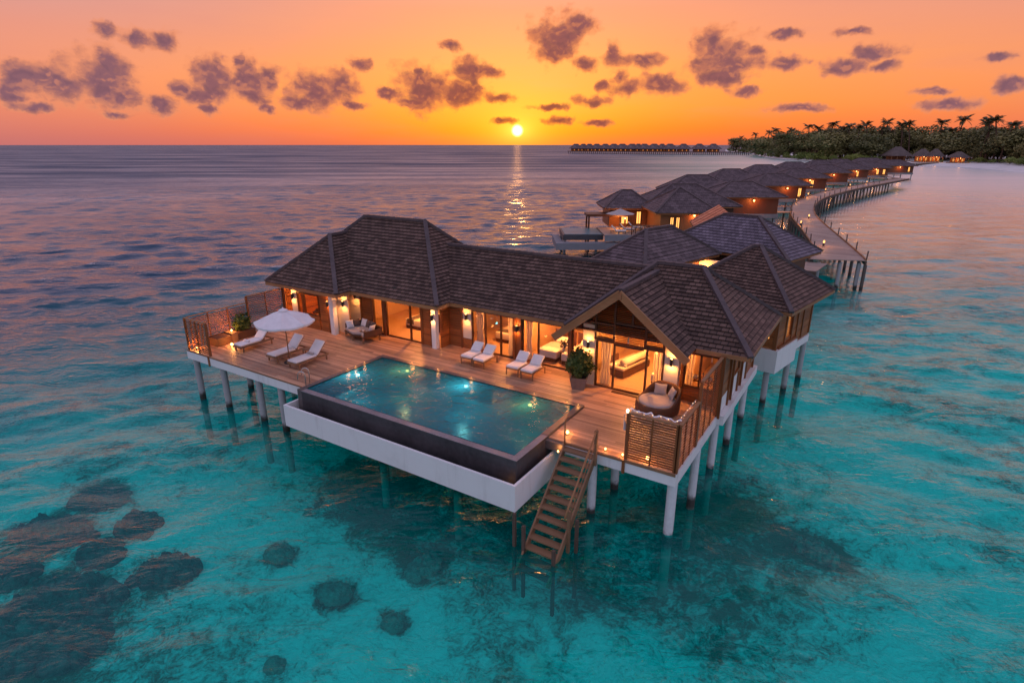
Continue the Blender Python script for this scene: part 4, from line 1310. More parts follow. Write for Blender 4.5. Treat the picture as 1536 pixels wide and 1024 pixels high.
for i in range(2):
    for k in range(n): F.append((1 + i * n + k, 1 + (i + 1) * n + k, 1 + (i + 1) * n + (k + 1) % n, 1 + i * n + (k + 1) % n))
mb.add(P, F)
b0 = 1 + 2 * n
mb.add([P[b0 + k] for k in range(n)] + [(P[b0 + k][0], P[b0 + k][1], P[b0 + k][2] - .09) for k in range(n)], [(k, n + k, n + (k + 1) % n, (k + 1) % n) for k in range(n)])
can = mb.build('canopy', M['canvas'], par)
mb = MB(T)
for k in range(NB):
    a = 2 * math.pi * k / NB
    mb.tube([(.04 * math.cos(a), .04 * math.sin(a), 2.55), (1.3 * math.cos(a), 1.3 * math.sin(a), 2.11)], .01, 5)
mb.build('ribs', M['fascia'], par)
MB(T).lathe([(.22, .0), (.2, .05), (.05, .12), (.02, .17)], (0, 0, 2.6), 16, False, True).build('vent_cap', M['canvas'], par)

# side table between the two loungers
tb = thing('side_table', 'low dark wooden side table between the two right hand loungers', 'table', (-23.2, 17.55, 0))
T = Matrix.Translation((-23.2, 17.55, 0))
MB(T).box(-.22, .22, -.22, .22, .36, .4).build('table_top', M['stair'], tb)
for sx in (-.18, .18):
    for sy in (-.18, .18): MB(T).box(sx - .02, sx + .02, sy - .02, sy + .02, 0, .36).build('leg', M['stair'], tb)

# curved corner sofa by the entrance
so_ = thing('outdoor_sofa', 'dark framed corner sofa piled with cushions by the left wing doors', 'sofa', (-23.1, 21.0, 0))
T = Matrix.Translation((-23.1, 21.0, 0)) @ Matrix.Rotation(R(-14), 4, 'Z')
mb = MB(T)
mb.prism([(-.95, -.5), (.1, -.62), (.55, -.35), (1.0, -.5), (1.0, .62), (-.95, .62)], .28, .36)
mb.build('seat_frame', M['wicker'], so_)
for x, y in ((-.9, -.45), (.05, -.55), (.95, -.45), (.95, .55), (-.9, .55)): MB(T).box(x - .035, x + .035, y - .035, y + .035, 0, .28).build('leg', M['stair'], so_)
mb = MB(T); mb.box(-1.0, -.9, -.4, .7, .36, .72); mb.box(-.9, 1.05, .6, .7, .36, .74); mb.box(1.0, 1.08, -.42, .6, .36, .66); mb.build('backrest', M['wicker'], so_)
mb = MB(T); mb.prism([(-.88, -.46), (.1, -.58), (.55, -.31), (.96, -.46), (.96, .55), (-.88, .55)], .362, .50); mb.build('seat_cushion', M['grey_fab'], so_, True, .04, 3)
def pillow(parent, x, y, z, rz, tilt, w, h, mat, th=.15):
    Q = Matrix.Translation((x, y, z)) @ Matrix.Rotation(rz, 4, 'Z') @ Matrix.Rotation(tilt, 4, 'X')
    mb = MB(Q)
    def fn(u, v):
        a, b = 2 * u - 1, 2 * v - 1
        e = (1 - abs(a) ** 2.6) * (1 - abs(b) ** 2.6)
        return (a * w / 2 * (1 - .08 * (1 - abs(b))), b * h / 2 * (1 - .08 * (1 - abs(a))), th / 2 * max(e, 0) ** .5)
    mb.grid(fn, 10, 10)
    mb.grid(lambda u, v: (lambda q: (q[0], q[1], -q[2]))(fn(1 - u, v)), 10, 10)
    return mb.build('pillow', M[mat], parent, smooth=True)
for x, y, rz, mat, w in ((-.72, .1, 80, 'dark_fab', .5), (-.72, -.25, 85, 'white', .42), (-.45, .46, 8, 'white', .46), (.0, .48, 0, 'dark_fab', .52), (.45, .48, -4, 'dark_fab', .5), (.82, .2, -80, 'white', .42)):
    q = T @ Vector((x, y, .70))
    pillow(so_, q.x, q.y, q.z, R(rz - 14), R(68), w, .42, mat)
tr = thing('drinks_tray', 'small tray with cups lying on the corner sofa', 'tray', (-22.75, 20.78, .505))
T = Matrix.Translation((-22.75, 20.78, .505))
MB(T).lathe([(.16, 0), (.17, .025), (.155, .012)], (0, 0, 0), 16, True, True).build('tray', M['stair'], tr)
for x, y in ((-.05, .03), (.06, -.02), (.02, .08)): MB(T).lathe([(.02, 0.012), (.028, .08)], (x, y, 0), 10, True, True).build('cup', M['white'], tr)

# round wicker daybed
db = thing('round_daybed', 'round brown wicker daybed with two cushions by the gable doors', 'daybed', (-6.45, 20.88, 0))
T = Matrix.Translation((-6.45, 20.88, 0))
RR = .84
n = 48
mb = MB(T)
def shell(u, v):
    a = 2 * math.pi * u
    back = max(0.0, math.cos(a - R(62)))                   # tall towards the house corner
    top = .40 + .52 * smooth(-.25, .75, math.cos(a - R(62)))
    k = v
    if k < .5: r, z = RR + .03 * math.sin(k * 2 * math.pi), .03 + (top - .03) * (k / .5)
    elif k < .6: r, z = RR - .07 * (k - .5) / .1, top + .02
    else: r, z = RR - .09, top + (.33 - top) * ((k - .6) / .4)
    return (r * math.cos(a), r * math.sin(a), z)
mb.grid(shell, n, 14)
mb.build('wicker_shell', M['wicker'], db, smooth=True)
MB(T).lathe([(.001, .33), (.5, .33), (RR - .1, .33), (RR - .09, .36), (RR - .10, .43), (RR - .15, .46), (.4, .475), (.001, .475)], (0, 0, 0), 40).build('seat_cushion', M['grey_fab'], db, smooth=True)
for a, rz in ((100, 8), (38, -48)):
    q = T @ Vector((.56 * math.cos(R(a)), .56 * math.sin(R(a)), .68))
    pillow(db, q.x, q.y, q.z, R(a - 90), R(66), .5, .44, 'grey_fab', .17)
MB(T).beam((0.02, -RR - .025, .04), (0.02, -RR - .025, .38), .03, .02, up=Vector((0, 1, 0))).build('seam_strip', M['wicker'], db)

# potted shrub
ps = thing('potted_shrub', 'round clipped shrub in a square brown clay pot beside the cream pillar', 'plant', (-10.08, 21.22, 0))
T = Matrix.Translation((-10.08, 21.22, 0)) @ Matrix.Rotation(R(20), 4, 'Z')
mb = MB(T)
P = []
for s, z in ((.27, 0), (.38, .56), (.33, .56), (.31, .5)):
    for a, b in ((-1, -1), (1, -1), (1, 1), (-1, 1)): P.append((a * s, b * s, z))
F = [(3, 2, 1, 0)]
for i in range(3):
    for k in range(4): F.append((i * 4 + k, i * 4 + (k + 1) % 4, i * 4 + 4 + (k + 1) % 4, i * 4 + 4 + k))
mb.add(P, F); pt = mb.build('pot', M['pot'], ps, False, .03, 2)
MB(T).box(-.305, .305, -.305, .305, .47, .505).build('soil', M['soil'], ps)
def leaves(mb, c, rad, n, size, seed, shell_=.55, flat=1.0, lob=.22):
    from mathutils import noise as N
    rr = random.Random(seed)
    c = Vector(c)
    for k in range(n):
        v = Vector((rr.gauss(0, 1), rr.gauss(0, 1), rr.gauss(0, 1))).normalized()
        bump_ = 1 + lob * 2 * N.noise(v * 2.3 + Vector((seed, 0, 0)))
        r = (shell_ + (1 - shell_) * rr.random() ** .6) * bump_
        p = c + Vector((v.x * rad[0], v.y * rad[1], v.z * rad[2])) * r
        d = (v + Vector((rr.gauss(0, .6), rr.gauss(0, .6), rr.gauss(0, .6)))).normalized()
        s = d.cross(Vector((rr.gauss(0, 1), rr.gauss(0, 1), rr.gauss(0, 1)))).normalized()
        u = d.cross(s)
        L = size * rr.uniform(.6, 1.3); w = L * .42
        m_ = p + d * L * .1
        mb.add([p - s * w * .1, m_ + s * L * .5 - u * w, p + s * L, m_ + s * L * .5 + u * w], [(0, 1, 2, 3)])
mb = MB(); leaves(mb, (-10.08, 21.22, 1.12), (.58, .58, .56), 2600, .12, 5, .35)
mb.build('foliage', M['leaf'], ps)
mb = MB()
for k in range(5):
    a = k * 1.3; mb.tube([(-10.08, 21.22, .5), (-10.08 + .1 * math.cos(a), 21.22 + .1 * math.sin(a), .8), (-10.08 + .3 * math.cos(a), 21.22 + .3 * math.sin(a), 1.15)], [.025, .018, .008], 6)
mb.build('stem', M['trunk'], ps)

# planter against the left screen
pl = thing('planter', 'low dark planter with a leafy plant against the left screen', 'planter', (-28.75, 17.0, 0))
mb = MB(); mb.box(-29.1, -28.3, 15.9, 16.75, 0, .42); mb.box(-29.1, -28.45, 17.15, 18.25, 0, .40); mb.build('planter_box', M['wicker'], pl)
MB().box(-29.08, -28.35, 16.78, 17.12, 0, .5).build('planter_box', M['stair'], pl)
mb = MB(); leaves(mb, (-28.78, 17.7, .78), (.35, .5, .5), 700, .16, 9, .2); mb.build('foliage', M['leaf'], pl)
mb = MB(); mb.tube([(-28.78, 17.7, .38), (-28.75, 17.68, .7), (-28.7, 17.6, 1.15)], [.02, .015, .006], 6); mb.build('stem', M['trunk'], pl)

def lantern(x, y, z, label, w, cat='lamp', grp=None, r=.07, h=.16, name='deck_lantern', mat='bulb'):
    o = thing(name, label, cat, (x, y, z), 0, grp)
    MB().lathe([(r * 1.15, 0), (r * 1.15, .02), (r * .7, .03)], (x, y, z), 12, True, True).build('base', M['black'], o)
    MB().lathe([(r * .5, .03), (r, .03 + h * .35), (r * .9, .03 + h * .7), (r * .35, .03 + h)], (x, y, z), 12, True, True).build('glow_globe', M[mat], o, smooth=True)
    if w: lamp('lantern_light', (x, y, z + .05 + h * 1.5), w, o, radius=.05)
    return o
lantern(-27.85, 16.4, 0, 'glowing lantern on the deck between the planter and the first lounger', 24, r=.075, h=.15)
lantern(-28.6, 16.95, .5, 'small white lamp standing on the wooden block of the planter', 30, r=.05, h=.12)
lantern(-28.95, 15.15, 0, 'uplight behind the short corner screen', 34, r=.05, h=.1)
# small lamps round the pool's edge
for i, (px, py, w, lb) in enumerate(((530, 557, 3, 'pool edge lamp nearest the sunlounger end'), (541, 552, 3, 'middle pool edge lamp on the left coping'), (552, 546, 3, 'pool edge lamp closest to the far left pool corner'),
                                 (618, 545, 4, 'pool edge lamp behind the first amber underwater light'), (656, 555, 3, 'pool edge lamp midway along the back coping'), (704, 569, 4, 'pool edge lamp behind the second white underwater light'),
                                 (799, 593, 4, 'pool edge lamp behind the right amber underwater light'), (848, 606, 3, 'pool edge lamp near the back right pool corner'), (865, 610, 3, 'pool edge lamp on the very back right corner of the coping'))):
    q = at(px, py, CZ)
    if i >= 3: q.y = max(q.y, 19.36)
    else: q.x = min(q.x, -19.95)
    lantern(q.x, q.y, CZ, lb, w, grp='tiny lamps on the pool coping', r=.014, h=.035, name='pool_edge_lamp', mat='edge_bulb')
lantern(-8.5, 17.1, 0, 'bright lantern on the deck at the top of the steps', 12, r=.055, h=.14)
lantern(-8.42, 16.25, -.33, 'small amber step light beside the top tread', 4, r=.035, h=.08)
lantern(-6.85, 16.75, 0, 'small deck light right of the top of the steps', 5, r=.035, h=.08)
lantern(-6.2, 16.7, 0, 'small deck light at the foot of the sea facing screen', 6, r=.035, h=.08)
lantern(-5.4, 16.9, 0, 'lamp glowing behind the slats of the sea facing screen', 10, r=.06, h=.14)
# lamp in the trough
o = thing('trough_lamp', 'leaf shaped amber lamp in the overflow trough', 'lamp', (-9.35, 14.12, -.99))
MB().lathe([(.03, 0), (.075, .1), (.07, .2), (.02, .34)], (-9.35, 14.12, -.99), 12, True, True).build('shade', emit('amber_glow', (1.0, .42, .1), 1.6), o, smooth=True)

# white throw and fairy lights over the top of the sea facing screen
th_ = MB()
def throw(u, v):
    x = -6.1 + 1.72 * u
    w = .05 * math.sin(u * 21) + .03 * math.sin(u * 47 + 1)
    a = v
    return (x, 16.76 + .42 * a + w, 1.735 - .55 * max(0, a - .25) ** 1.4 + .03 * math.sin(u * 33 + v * 4) - .03 * abs(w) * 8 * a)
th_.grid(throw, 60, 8)
tag(th_.build('throw', M['white'], None, smooth=True), 'crumpled white throw hung over the back of the sea facing screen', 'throw')
fl_ = thing('fairy_lights', 'string of tiny fairy lights draped along the right screens', 'string lights', (-4.6, 16.9, 1.7))
pts = [(-6.1 + 1.6 * k / 30, 16.74 + .05 * math.sin(k * 1.7), 1.74 + .03 * math.sin(k * 2.3)) for k in range(31)] + [(-4.46, 16.8 + 1.9 * k / 30, 1.74 + .03 * math.sin(k * 1.9)) for k in range(31)]
MB().tube(pts, .006, 5).build('cable', M['white'], fl_)
M['fairy'] = emit('fairy_light_glow', (1.0, .62, .3), 3.0)
for k in range(0, 62, 5):
    p = pts[k]
    MB().lathe([(.001, -.02), (.016, 0), (.001, .02)], p, 6).build('bulb', M['fairy'], fl_)
o = thing('white_lamp', 'tiny white lamp on the left post of the sea facing screen', 'lamp', (-6.1, 16.62, 1.7))
MB().lathe([(.035, 0), (.05, .06), (.02, .12)], (-6.1, 16.62, 1.7), 10, True, True).build('glow_globe', emit('white_glow', (1, .8, .55), 5), o, smooth=True)
tw = MB(); tw.grid(lambda u, v: (-6.17 - .05 * math.sin(v * 5) * u, 16.5 + .18 * u, 1.62 - .55 * v + .04 * math.sin(u * 9)), 6, 10)
tag(tw.build('towel', M['white'], None, smooth=True), 'white towel hanging from the left post of the sea facing screen', 'towel')
# door mat and sandals by the gable doors
MB_ = MB(); MB_.box(-8.7, -7.2, 21.52, 21.72, .003, .03)
tag(MB_.build('door_mat', M['dark_teak'], None), 'long dark door mat outside the gable doors', 'mat')
# ------------------------------------------------------------------ inside the rooms
def bed(x, y, rz, w, L, label, mat='linen', throw=None, z=.03, grp=None):
    o = thing('bed', label, 'bed', (x, y, z), rz, grp)
    T = Matrix.Translation((x, y, z)) @ Matrix.Rotation(rz, 4, 'Z')
    MB(T).box(-w / 2, w / 2, -L / 2, L / 2, .02, .28).build('base', M['dark_teak'], o)
    MB(T).box(-w / 2 + .01, w / 2 - .01, -L / 2 + .01, L / 2 - .01, .285, .52).build('mattress', M['white'], o, True, .05, 3)
    MB(T).box(-w / 2 - .03, w / 2 + .03, -L / 2 - .03, L * .2, .20, .56).build('blanket', M[mat], o, True, .05, 3)
    MB(T).box(-w / 2 - .1, w / 2 + .1, L / 2 + .01, L / 2 + .08, 0, 1.05).build('headboard', M['dark_teak'], o)
    n = 2 if w > 1.2 else 1
    for k in range(n):
        q = T @ Vector(((k - (n - 1) / 2) * .7, L / 2 - .3, .66))
        pillow(o, q.x, q.y, q.z, rz, R(35), .6, .4, 'white', .2)
    if throw: MB(T).box(-w / 2 - .04, w / 2 + .04, -L / 2 + .1, -L / 2 + .6, .3, .575).build('bed_runner', M[throw], o, True, .02, 2)
    return o
bed(-21.2, 24.6, R(-90), 1.9, 2.1, 'wide bed with tan cover seen through the left wing doors', 'linen', 'dark_fab')
bed(-11.5, 24.2, R(0), .98, 1.9, 'white twin bed on the right behind the double sliding doors', 'white', None, grp='white twin beds')
bed(-12.8, 24.2, R(0), .98, 1.9, 'white twin bed on the left behind the double sliding doors', 'white', None, grp='white twin beds')
bed(-15.7, 25.4, R(0), 1.7, 2.0, 'bed behind the curtained doors left of the twin beds', 'linen', 'dark_fab')
bed(-6.95, 24.0, R(0), 1.1, 1.9, 'tan covered bed on the right inside the gable room', 'linen', None)
so2 = thing('chaise', 'long cream chaise with bolster on the left inside the gable room', 'chaise', (-9.0, 24.2, .03), R(-12))
T = Matrix.Translation((-9.0, 24.2, .03)) @ Matrix.Rotation(R(-12), 4, 'Z')
MB(T).box(-.45, .45, -1.1, 1.1, .05, .35).build('base', M['dark_teak'], so2)
MB(T).box(-.44, .44, -1.09, 1.09, .355, .5).build('seat_cushion', M['linen'], so2, True, .05, 3)
MB(T).tube([(.3, -.9, .68), (.3, .95, .68)], .18, 16).build('bolster', M['linen'], so2, smooth=True)
MB(T).box(-.5, -.42, -1.0, -.2, .36, .8).build('armrest', M['dark_teak'], so2)
rg = MB(); rg.box(-8.9, -6.8, 22.2, 23.1, .034, .045)
tag(rg.build('rug', M['carpet'], None), 'tan rug just inside the gable doors', 'rug')

def table_with(x, y, w, d, h, label, items, z=.03):
    o = thing('table', label, 'table', (x, y, z))
    MB().box(x - w / 2, x + w / 2, y - d / 2, y + d / 2, z + h - .05, z + h).build('table_top', M['dark_teak'], o)
    for sx in (-1, 1):
        for sy in (-1, 1): MB().box(x + sx * (w / 2 - .04) - .03, x + sx * (w / 2 - .04) + .03, y + sy * (d / 2 - .04) - .03, y + sy * (d / 2 - .04) + .03, z, z + h - .05).build('leg', M['dark_teak'], o)
table_with(-5.25, 23.0, 1.2, .5, .8, 'vanity table behind the side window of the right wing', 0)
table_with(-12.15, 23.75, .26, .35, .45, 'little bedside table between the twin beds', 0)
table_with(-26.6, 21.4, 1.1, .5, .85, 'counter under the window of the far left room', 0)
for i, (x, y, z, lb) in enumerate(((-12.15, 23.75, .48, 'vase of dark flowers between the twin beds'), (-10.9, 23.6, .03, 'tall floor plant at the end of the bedroom'))):
    o = thing('flower_vase', lb, 'vase', (x, y, z))
    MB().lathe([(.05, 0), (.09, .12), (.05, .25)], (x, y, z), 12, True).build('vase', M['white'], o, smooth=True)
    mb = MB(); leaves(mb, (x, y, z + .42), (.2, .2, .2), 160, .1, 30 + i, .1); mb.build('flowers', M['dark_fab'], o)
for i, (x, y, r, h, m_) in enumerate(((-26.95, 21.35, .12, .12, 'dark_fab'), (-26.65, 21.4, .1, .1, 'white'), (-26.3, 21.35, .09, .2, 'dark_fab'), (-5.6, 22.95, .12, .14, 'white'), (-5.3, 23.0, .05, .25, 'steel'), (-5.0, 22.98, .1, .12, 'white'))):
    zz = .88 if x < -20 else .83
    mb = MB(); mb.lathe([(r * .6, 0), (r, h * .6), (r * .8, h)], (x, y, zz), 14, True)
    lb = ['dark bowl on the left of the far left counter', 'white bowl in the middle of the far left counter', 'dark vase on the right of the far left counter',
          'white basin at the left of the vanity table', 'steel bottle on the vanity table', 'white basin at the right of the vanity table'][i]
    tag(mb.build('bowl' if h < .18 else 'bottle', M[m_], None, smooth=True), lb, 'bowl' if h < .18 else 'bottle')
# pictures and panels on inner walls
for x0, x1, z0, z1, y, lb, mt in ((-16.6, -14.7, .9, 1.9, 27.28, 'dark panel above the bed behind the curtained doors', 'dark_teak'), (-13.7, -11.6, 1.1, 1.9, 27.28, 'dark wall panel behind the twin beds', 'dark_teak'),
                                  (-9.4, -6.8, .9, 1.9, 27.28, 'carved wall panel at the back of the gable room', 'dark_teak'), (-23.4, -21.4, .9, 2.0, 27.28, 'wooden wall panel behind the wide bed', 'dark_teak')):
    o = thing('wall_panel', lb, 'wall panel', ((x0 + x1) / 2, y, z0))
    MB().box(x0, x1, y - .04, y - .005, z0, z1).build('board', M[mt], o)
    mb = MB()
    for k in range(9): mb.box(x0 + .1 + (x1 - x0 - .2) * k / 8 - .02, x0 + .1 + (x1 - x0 - .2) * k / 8 + .02, y - .06, y - .042, z0 + .05, z1 - .05)
    mb.build('battens', M['stair'], o)
o = thing('armchair', 'dark armchair near the curtained doors', 'armchair', (-14.8, 23.9, .03))
MB().box(-15.15, -14.5, 23.6, 24.2, .2, .42).build('seat', M['dark_fab'], o, True, .05, 3)
MB().box(-15.15, -14.5, 24.2, 24.34, .2, .85).build('backrest', M['dark_fab'], o, True, .04, 3)
for x in (-15.1, -14.55):
    for y in (23.65, 24.25): MB().box(x - .03, x + .03, y - .03, y + .03, .03, .2).build('leg', M['dark_teak'], o)

def curtain(x0, x1, y, z0, z1, label):
    mb = MB()
    n = 40
    def fn(u, v):
        x = x0 + (x1 - x0) * u
        amp = .05 * (1 - .35 * math.sin(v * 3.1))
        pinch = 1 - .25 * math.exp(-((v - .45) / .12) ** 2)
        xm = (x0 + x1) / 2
        return (xm + (x - xm) * pinch, y + amp * math.sin(u * 2 * math.pi * (x1 - x0) / .13), z0 + (z1 - z0) * v)
    mb.grid(fn, n, 12)
    o = mb.build('curtain', M['curtain'], None, smooth=True)
    return tag(o, label, 'curtain', 'white curtains inside the glass doors')
curtain(-16.8, -16.3, 22.98, .04, 2.1, 'white curtain at the left end of the doors behind the left chair pair')
curtain(-14.85, -14.45, 22.98, .04, 2.1, 'white curtain at the right end of the doors behind the left chair pair')
curtain(-13.82, -13.45, 22.98, .04, 2.1, 'white curtain at the left end of the doors in front of the twin beds')
curtain(-10.85, -10.45, 23.1, .04, 2.1, 'white curtain behind the narrow glass left of the potted shrub')
curtain(-9.5, -9.0, 22.1, .04, 2.1, 'white curtain on the left inside the gable doors')
curtain(-7.15, -6.7, 22.1, .04, 2.1, 'white curtain on the right inside the gable doors')
curtain(-5.92, -5.6, 22.58, .62, 2.1, 'white curtain in the side window of the right wing')
curtain(-19.9, -19.72, 22.35, .04, 2.05, 'narrow pale curtain at the right of the left wing doors')
# ------------------------------------------------------------------ boardwalk
def catmull(P, n=6):
    out = []
    P = [Vector(p) for p in P]
    for i in range(len(P) - 1):
        a, b, c, d = P[max(i - 1, 0)], P[i], P[i + 1], P[min(i + 2, len(P) - 1)]
        for k in range(n):
            t = k / n
            out.append(.5 * ((2 * b) + (c - a) * t + (2 * a - 5 * b + 4 * c - d) * t * t + (3 * b - a - 3 * c + d) * t ** 3))
    out.append(P[-1])
    return out

bw = thing('boardwalk', 'long curving timber boardwalk on piles leading past the villas to the island', 'boardwalk', (-9, 100, -2.7))
Lp = [(-5.5, 59.8), (-5.9, 66.5), (-8.3, 78.6), (-11.4, 92.5), (-13.2, 103), (-14.6, 117), (-14.6, 133), (-12.7, 153), (-8.6, 178), (-3.0, 207), (1.0, 226)]
Rp = [(-1.0, 61.6), (-1.8, 65.5), (-4.1, 75.7), (-7.8, 92.0), (-9.8, 103), (-11.2, 117), (-11.2, 133), (-9.2, 153), (-5.3, 177), (.2, 206), (3.5, 224)]
Lc, Rc = catmull([(x, y, 0) for x, y in Lp]), catmull([(x, y, 0) for x, y in Rp])
mb = MB()
for i in range(len(Lc) - 1):                                  # crosswise boards, each its own plank
    m_ = max(1, int((Lc[i + 1] - Lc[i]).length / .42))
    for k in range(m_):
        a, b = Lc[i].lerp(Lc[i + 1], k / m_), Lc[i].lerp(Lc[i + 1], (k + .955) / m_)
        c, d = Rc[i].lerp(Rc[i + 1], k / m_), Rc[i].lerp(Rc[i + 1], (k + .955) / m_)
        mb.slab([a, c, d, b], .06)
mb.build('boards', M['deck_y'], bw)
for side, sgn in ((Lc, -1), (Rc, 1)):
    mb = MB()
    for i in range(len(side) - 1):
        mb.beam(side[i] - UP * .25, side[i + 1] - UP * .25, .16, .36)
    mb.build('edge_beam', M['old_wood'], bw)
    mb = MB()
    for i in range(len(side) - 1): mb.beam(side[i] + UP * .07, side[i + 1] + UP * .07, .12, .12)
    mb.build('kerb_rail', M['fascia'], bw)
def walk(pts, step):
    acc, out = 0, [pts[0]]
    for i in range(len(pts) - 1):
        L = (pts[i + 1] - pts[i]).length
        while acc + L >= step:
            t = (step - acc) / L
            p = pts[i].lerp(pts[i + 1], t); out.append(p)
            pts = pts[:i] + [p] + pts[i + 1:] if False else pts
            rest = L * (1 - t)
            acc = -(L - rest)
            acc = step - (step + (L - rest)) if False else -(L * t)
            break
        acc += L
    return out
def by_length(pts, step):
    tot = [0]
    for i in range(len(pts) - 1): tot.append(tot[-1] + (pts[i + 1] - pts[i]).length)
    out = []
    s = 0; i = 0
    while s <= tot[-1] and i < len(pts) - 1:
        while i < len(pts) - 2 and tot[i + 1] < s: i += 1
        t = (s - tot[i]) / max(1e-6, tot[i + 1] - tot[i])
        out.append(pts[i].lerp(pts[i + 1], min(1, t)))
        s += step
    return out
first = None
def dup_part(o, parent, p):
    c = o.copy(); col.objects.link(c); c.parent = parent
    c.location = Vector(p) - parent.location
    return c
pl0 = MB().tube([(0, 0, -5.2), (0, 0, -.4)], .15, 10).build('pile', M['pile_wood'], None)
pts = by_length(Rc, 3.2)[:44] + by_length(Lc, 3.6)[:40]
for i, p in enumerate(pts):
    q = Vector((p.x, p.y, 0))
    if i == 0: pl0.parent = bw; pl0.location = q - bw.location; pl0.location.z = -bw.location.z
    else:
        c = dup_part(pl0, bw, q)
# near landing beside the walk
lg = thing('landing_stage', 'lower timber landing at the near end of the boardwalk', 'jetty', (-6.5, 57.5, -2.7))
mb = MB()
for k in range(16):
    y = 55.6 + k * .27
    mb.box(-8.6 + .12 * k * .4, -4.4 + k * .03, y, y + .255, -.36, -.30)
mb.build('boards', M['deck_y'], lg)
MB().beam((-8.6, 55.55, -.5), (-4.4, 55.55, -.5), .14, .3).build('edge_beam', M['old_wood'], lg)
for x in (-8.2, -6.6, -4.8): MB().tube([(x, 56, -5.2), (x, 56, -.36)], .14, 10).build('pile', M['pile_wood'], lg)
for x, y in ((-4.7, 60.2), (-3.0, 61.0), (-1.5, 61.7)): MB().tube([(x, y + .2, -5.2), (x, y + .2, -.3)], .16, 10).build('pile', M['pile'], bw)

# bollards and lanterns along the walk
bp = None
k = 0
for side, off in ((Lc, .18), (Rc, -.18)):
    for i, p in enumerate(by_length(side, 5.5)[:24]):
        o = MB().tube([(0, 0, 0), (0, 0, .75)], .06, 8).build('mooring_post', M['pile_wood'], None) if bp is None else bp.copy()
        if bp is None: bp = o
        else: col.objects.link(o)
        o.location = (p.x, p.y, .13)
        tag(o, 'short dark post standing on the edge rail of the boardwalk', 'post', 'posts along the boardwalk edges')
        o.rotation_euler = (R(random.uniform(-4, 4)), R(random.uniform(-4, 4)), 0)
lam = [(1235, 369, 1, 'walkway lantern at the near end of the boardwalk by the grey roof'), (1201, 338, 1, 'walkway lantern on the left edge of the first bend'), (1194, 303, 0, 'walkway lantern at the tightest bend of the boardwalk'),
       (1212, 294, 0, 'walkway lantern just past the bend, below a villa'), (1238, 287, 0, 'walkway lantern midway along the far curve'), (1275, 280, 0, 'walkway lantern below the lit villa on the far curve'), (1300, 275, 0, 'walkway lantern near the far end of the boardwalk'), (1213, 328, 0, 'walkway lantern on the right edge of the first bend')]
for x, y, lit, lb in lam:
    q = at(x, y, .06)
    o = thing('walkway_lantern', lb, 'lantern', q, 0, 'lanterns on the boardwalk')
    MB().lathe([(.1, 0), (.1, .25), (.06, .3)], q, 8, True).build('base', M['black'], o)
    MB().lathe([(.05, .3), (.10, .4), (.09, .52), (.03, .6)], q, 10, True, True).build('glow_globe', M['bulb_far'], o)
    lamp('walkway_light', (q.x, q.y, q.z + 1.0), 60 if lit else 70, o, radius=.12)

# ------------------------------------------------------------------ neighbouring villas
def hip(mb, T, hx, hy, z0, z1, course, rx=None, lip=.04):
    """hip roof over a 2hx x 2hy rectangle; the ridge runs along x"""
    rx = max(.15, hx - hy) if rx is None else rx
    c = [T @ Vector(p) for p in ((-hx, -hy, z0), (hx, -hy, z0), (hx, hy, z0), (-hx, hy, z0))]
    a, b = T @ Vector((-rx, 0, z1)), T @ Vector((rx, 0, z1))
    mb.roof_face([c[0], c[1], b, a], course, lip); mb.roof_face([c[1], c[2], b], course, lip)
    mb.roof_face([c[2], c[3], a, b], course, lip); mb.roof_face([c[3], c[0], a], course, lip)
    return [(c[0], a), (c[1], b), (c[2], b), (c[3], a), (a, b)]

def block(root, T, hx, hy, z0, z1, mat='shingle_far', course=.4, rx=None, walls=True, wz=-.1, inset=.8, wmat='dark_teak', caps=True):
    mb = MB(); rd = hip(mb, T, hx, hy, z0, z1, course, rx)
    ro = mb.build('roof', M[mat], root)
    if caps:
        rb = MB()
        for a, b in rd: ridge(rb, a, b, .24, .14, .04)
        rb.build('ridge_cap', M['ridge'], ro)
    MB(T).box(-hx + .06, hx - .06, -hy + .06, hy - .06, z0 - .2, z0 - .05).build('eave', M['soffit'], root)
    if walls:
        wx, wy = hx - inset, hy - inset
        MB(T).box(-wx, wx, -wy, wy, wz, z0 - .2).build('wall', M[wmat], root)
        return wx, wy
    return hx, hy

def lit_window(root, T, x, y, nx, ny, w, z0, z1, mat='lit'):
    """a framed lit window standing on a wall whose outward normal is (nx, ny)"""
    tx, ty = -ny, nx
    mb = MB(T)
    def b(m_, u0, u1, d0, d1, a, c):
        xs = sorted((x + tx * u0 + nx * d0, x + tx * u1 + nx * d1)); ys = sorted((y + ty * u0 + ny * d0, y + ty * u1 + ny * d1))
        m_.box(xs[0], xs[1], ys[0], ys[1], a, c)
    b(mb, -w / 2 - .07, -w / 2, 0, .1, z0, z1); b(mb, w / 2, w / 2 + .07, 0, .1, z0, z1); b(mb, -w / 2 - .07, w / 2 + .07, 0, .12, z1, z1 + .08); b(mb, -w / 2 - .07, w / 2 + .07, 0, .12, z0 - .08, z0); b(mb, -.03, .03, .02, .09, z0, z1)
    f = mb.build('window', M['dark_teak'], root)
    g = MB(T); b(g, -w / 2, w / 2, .01, .03, z0, z1); g.build('pane', M[mat], f)

def piles(root, T, pts, r=.16, mat='pile', top=-.3):
    for x, y in pts:
        q = T @ Vector((x, y, 0))
        MB().tube([(q.x, q.y, -5.2), (q.x, q.y, top)], r, 10).build('pile', M[mat], root)

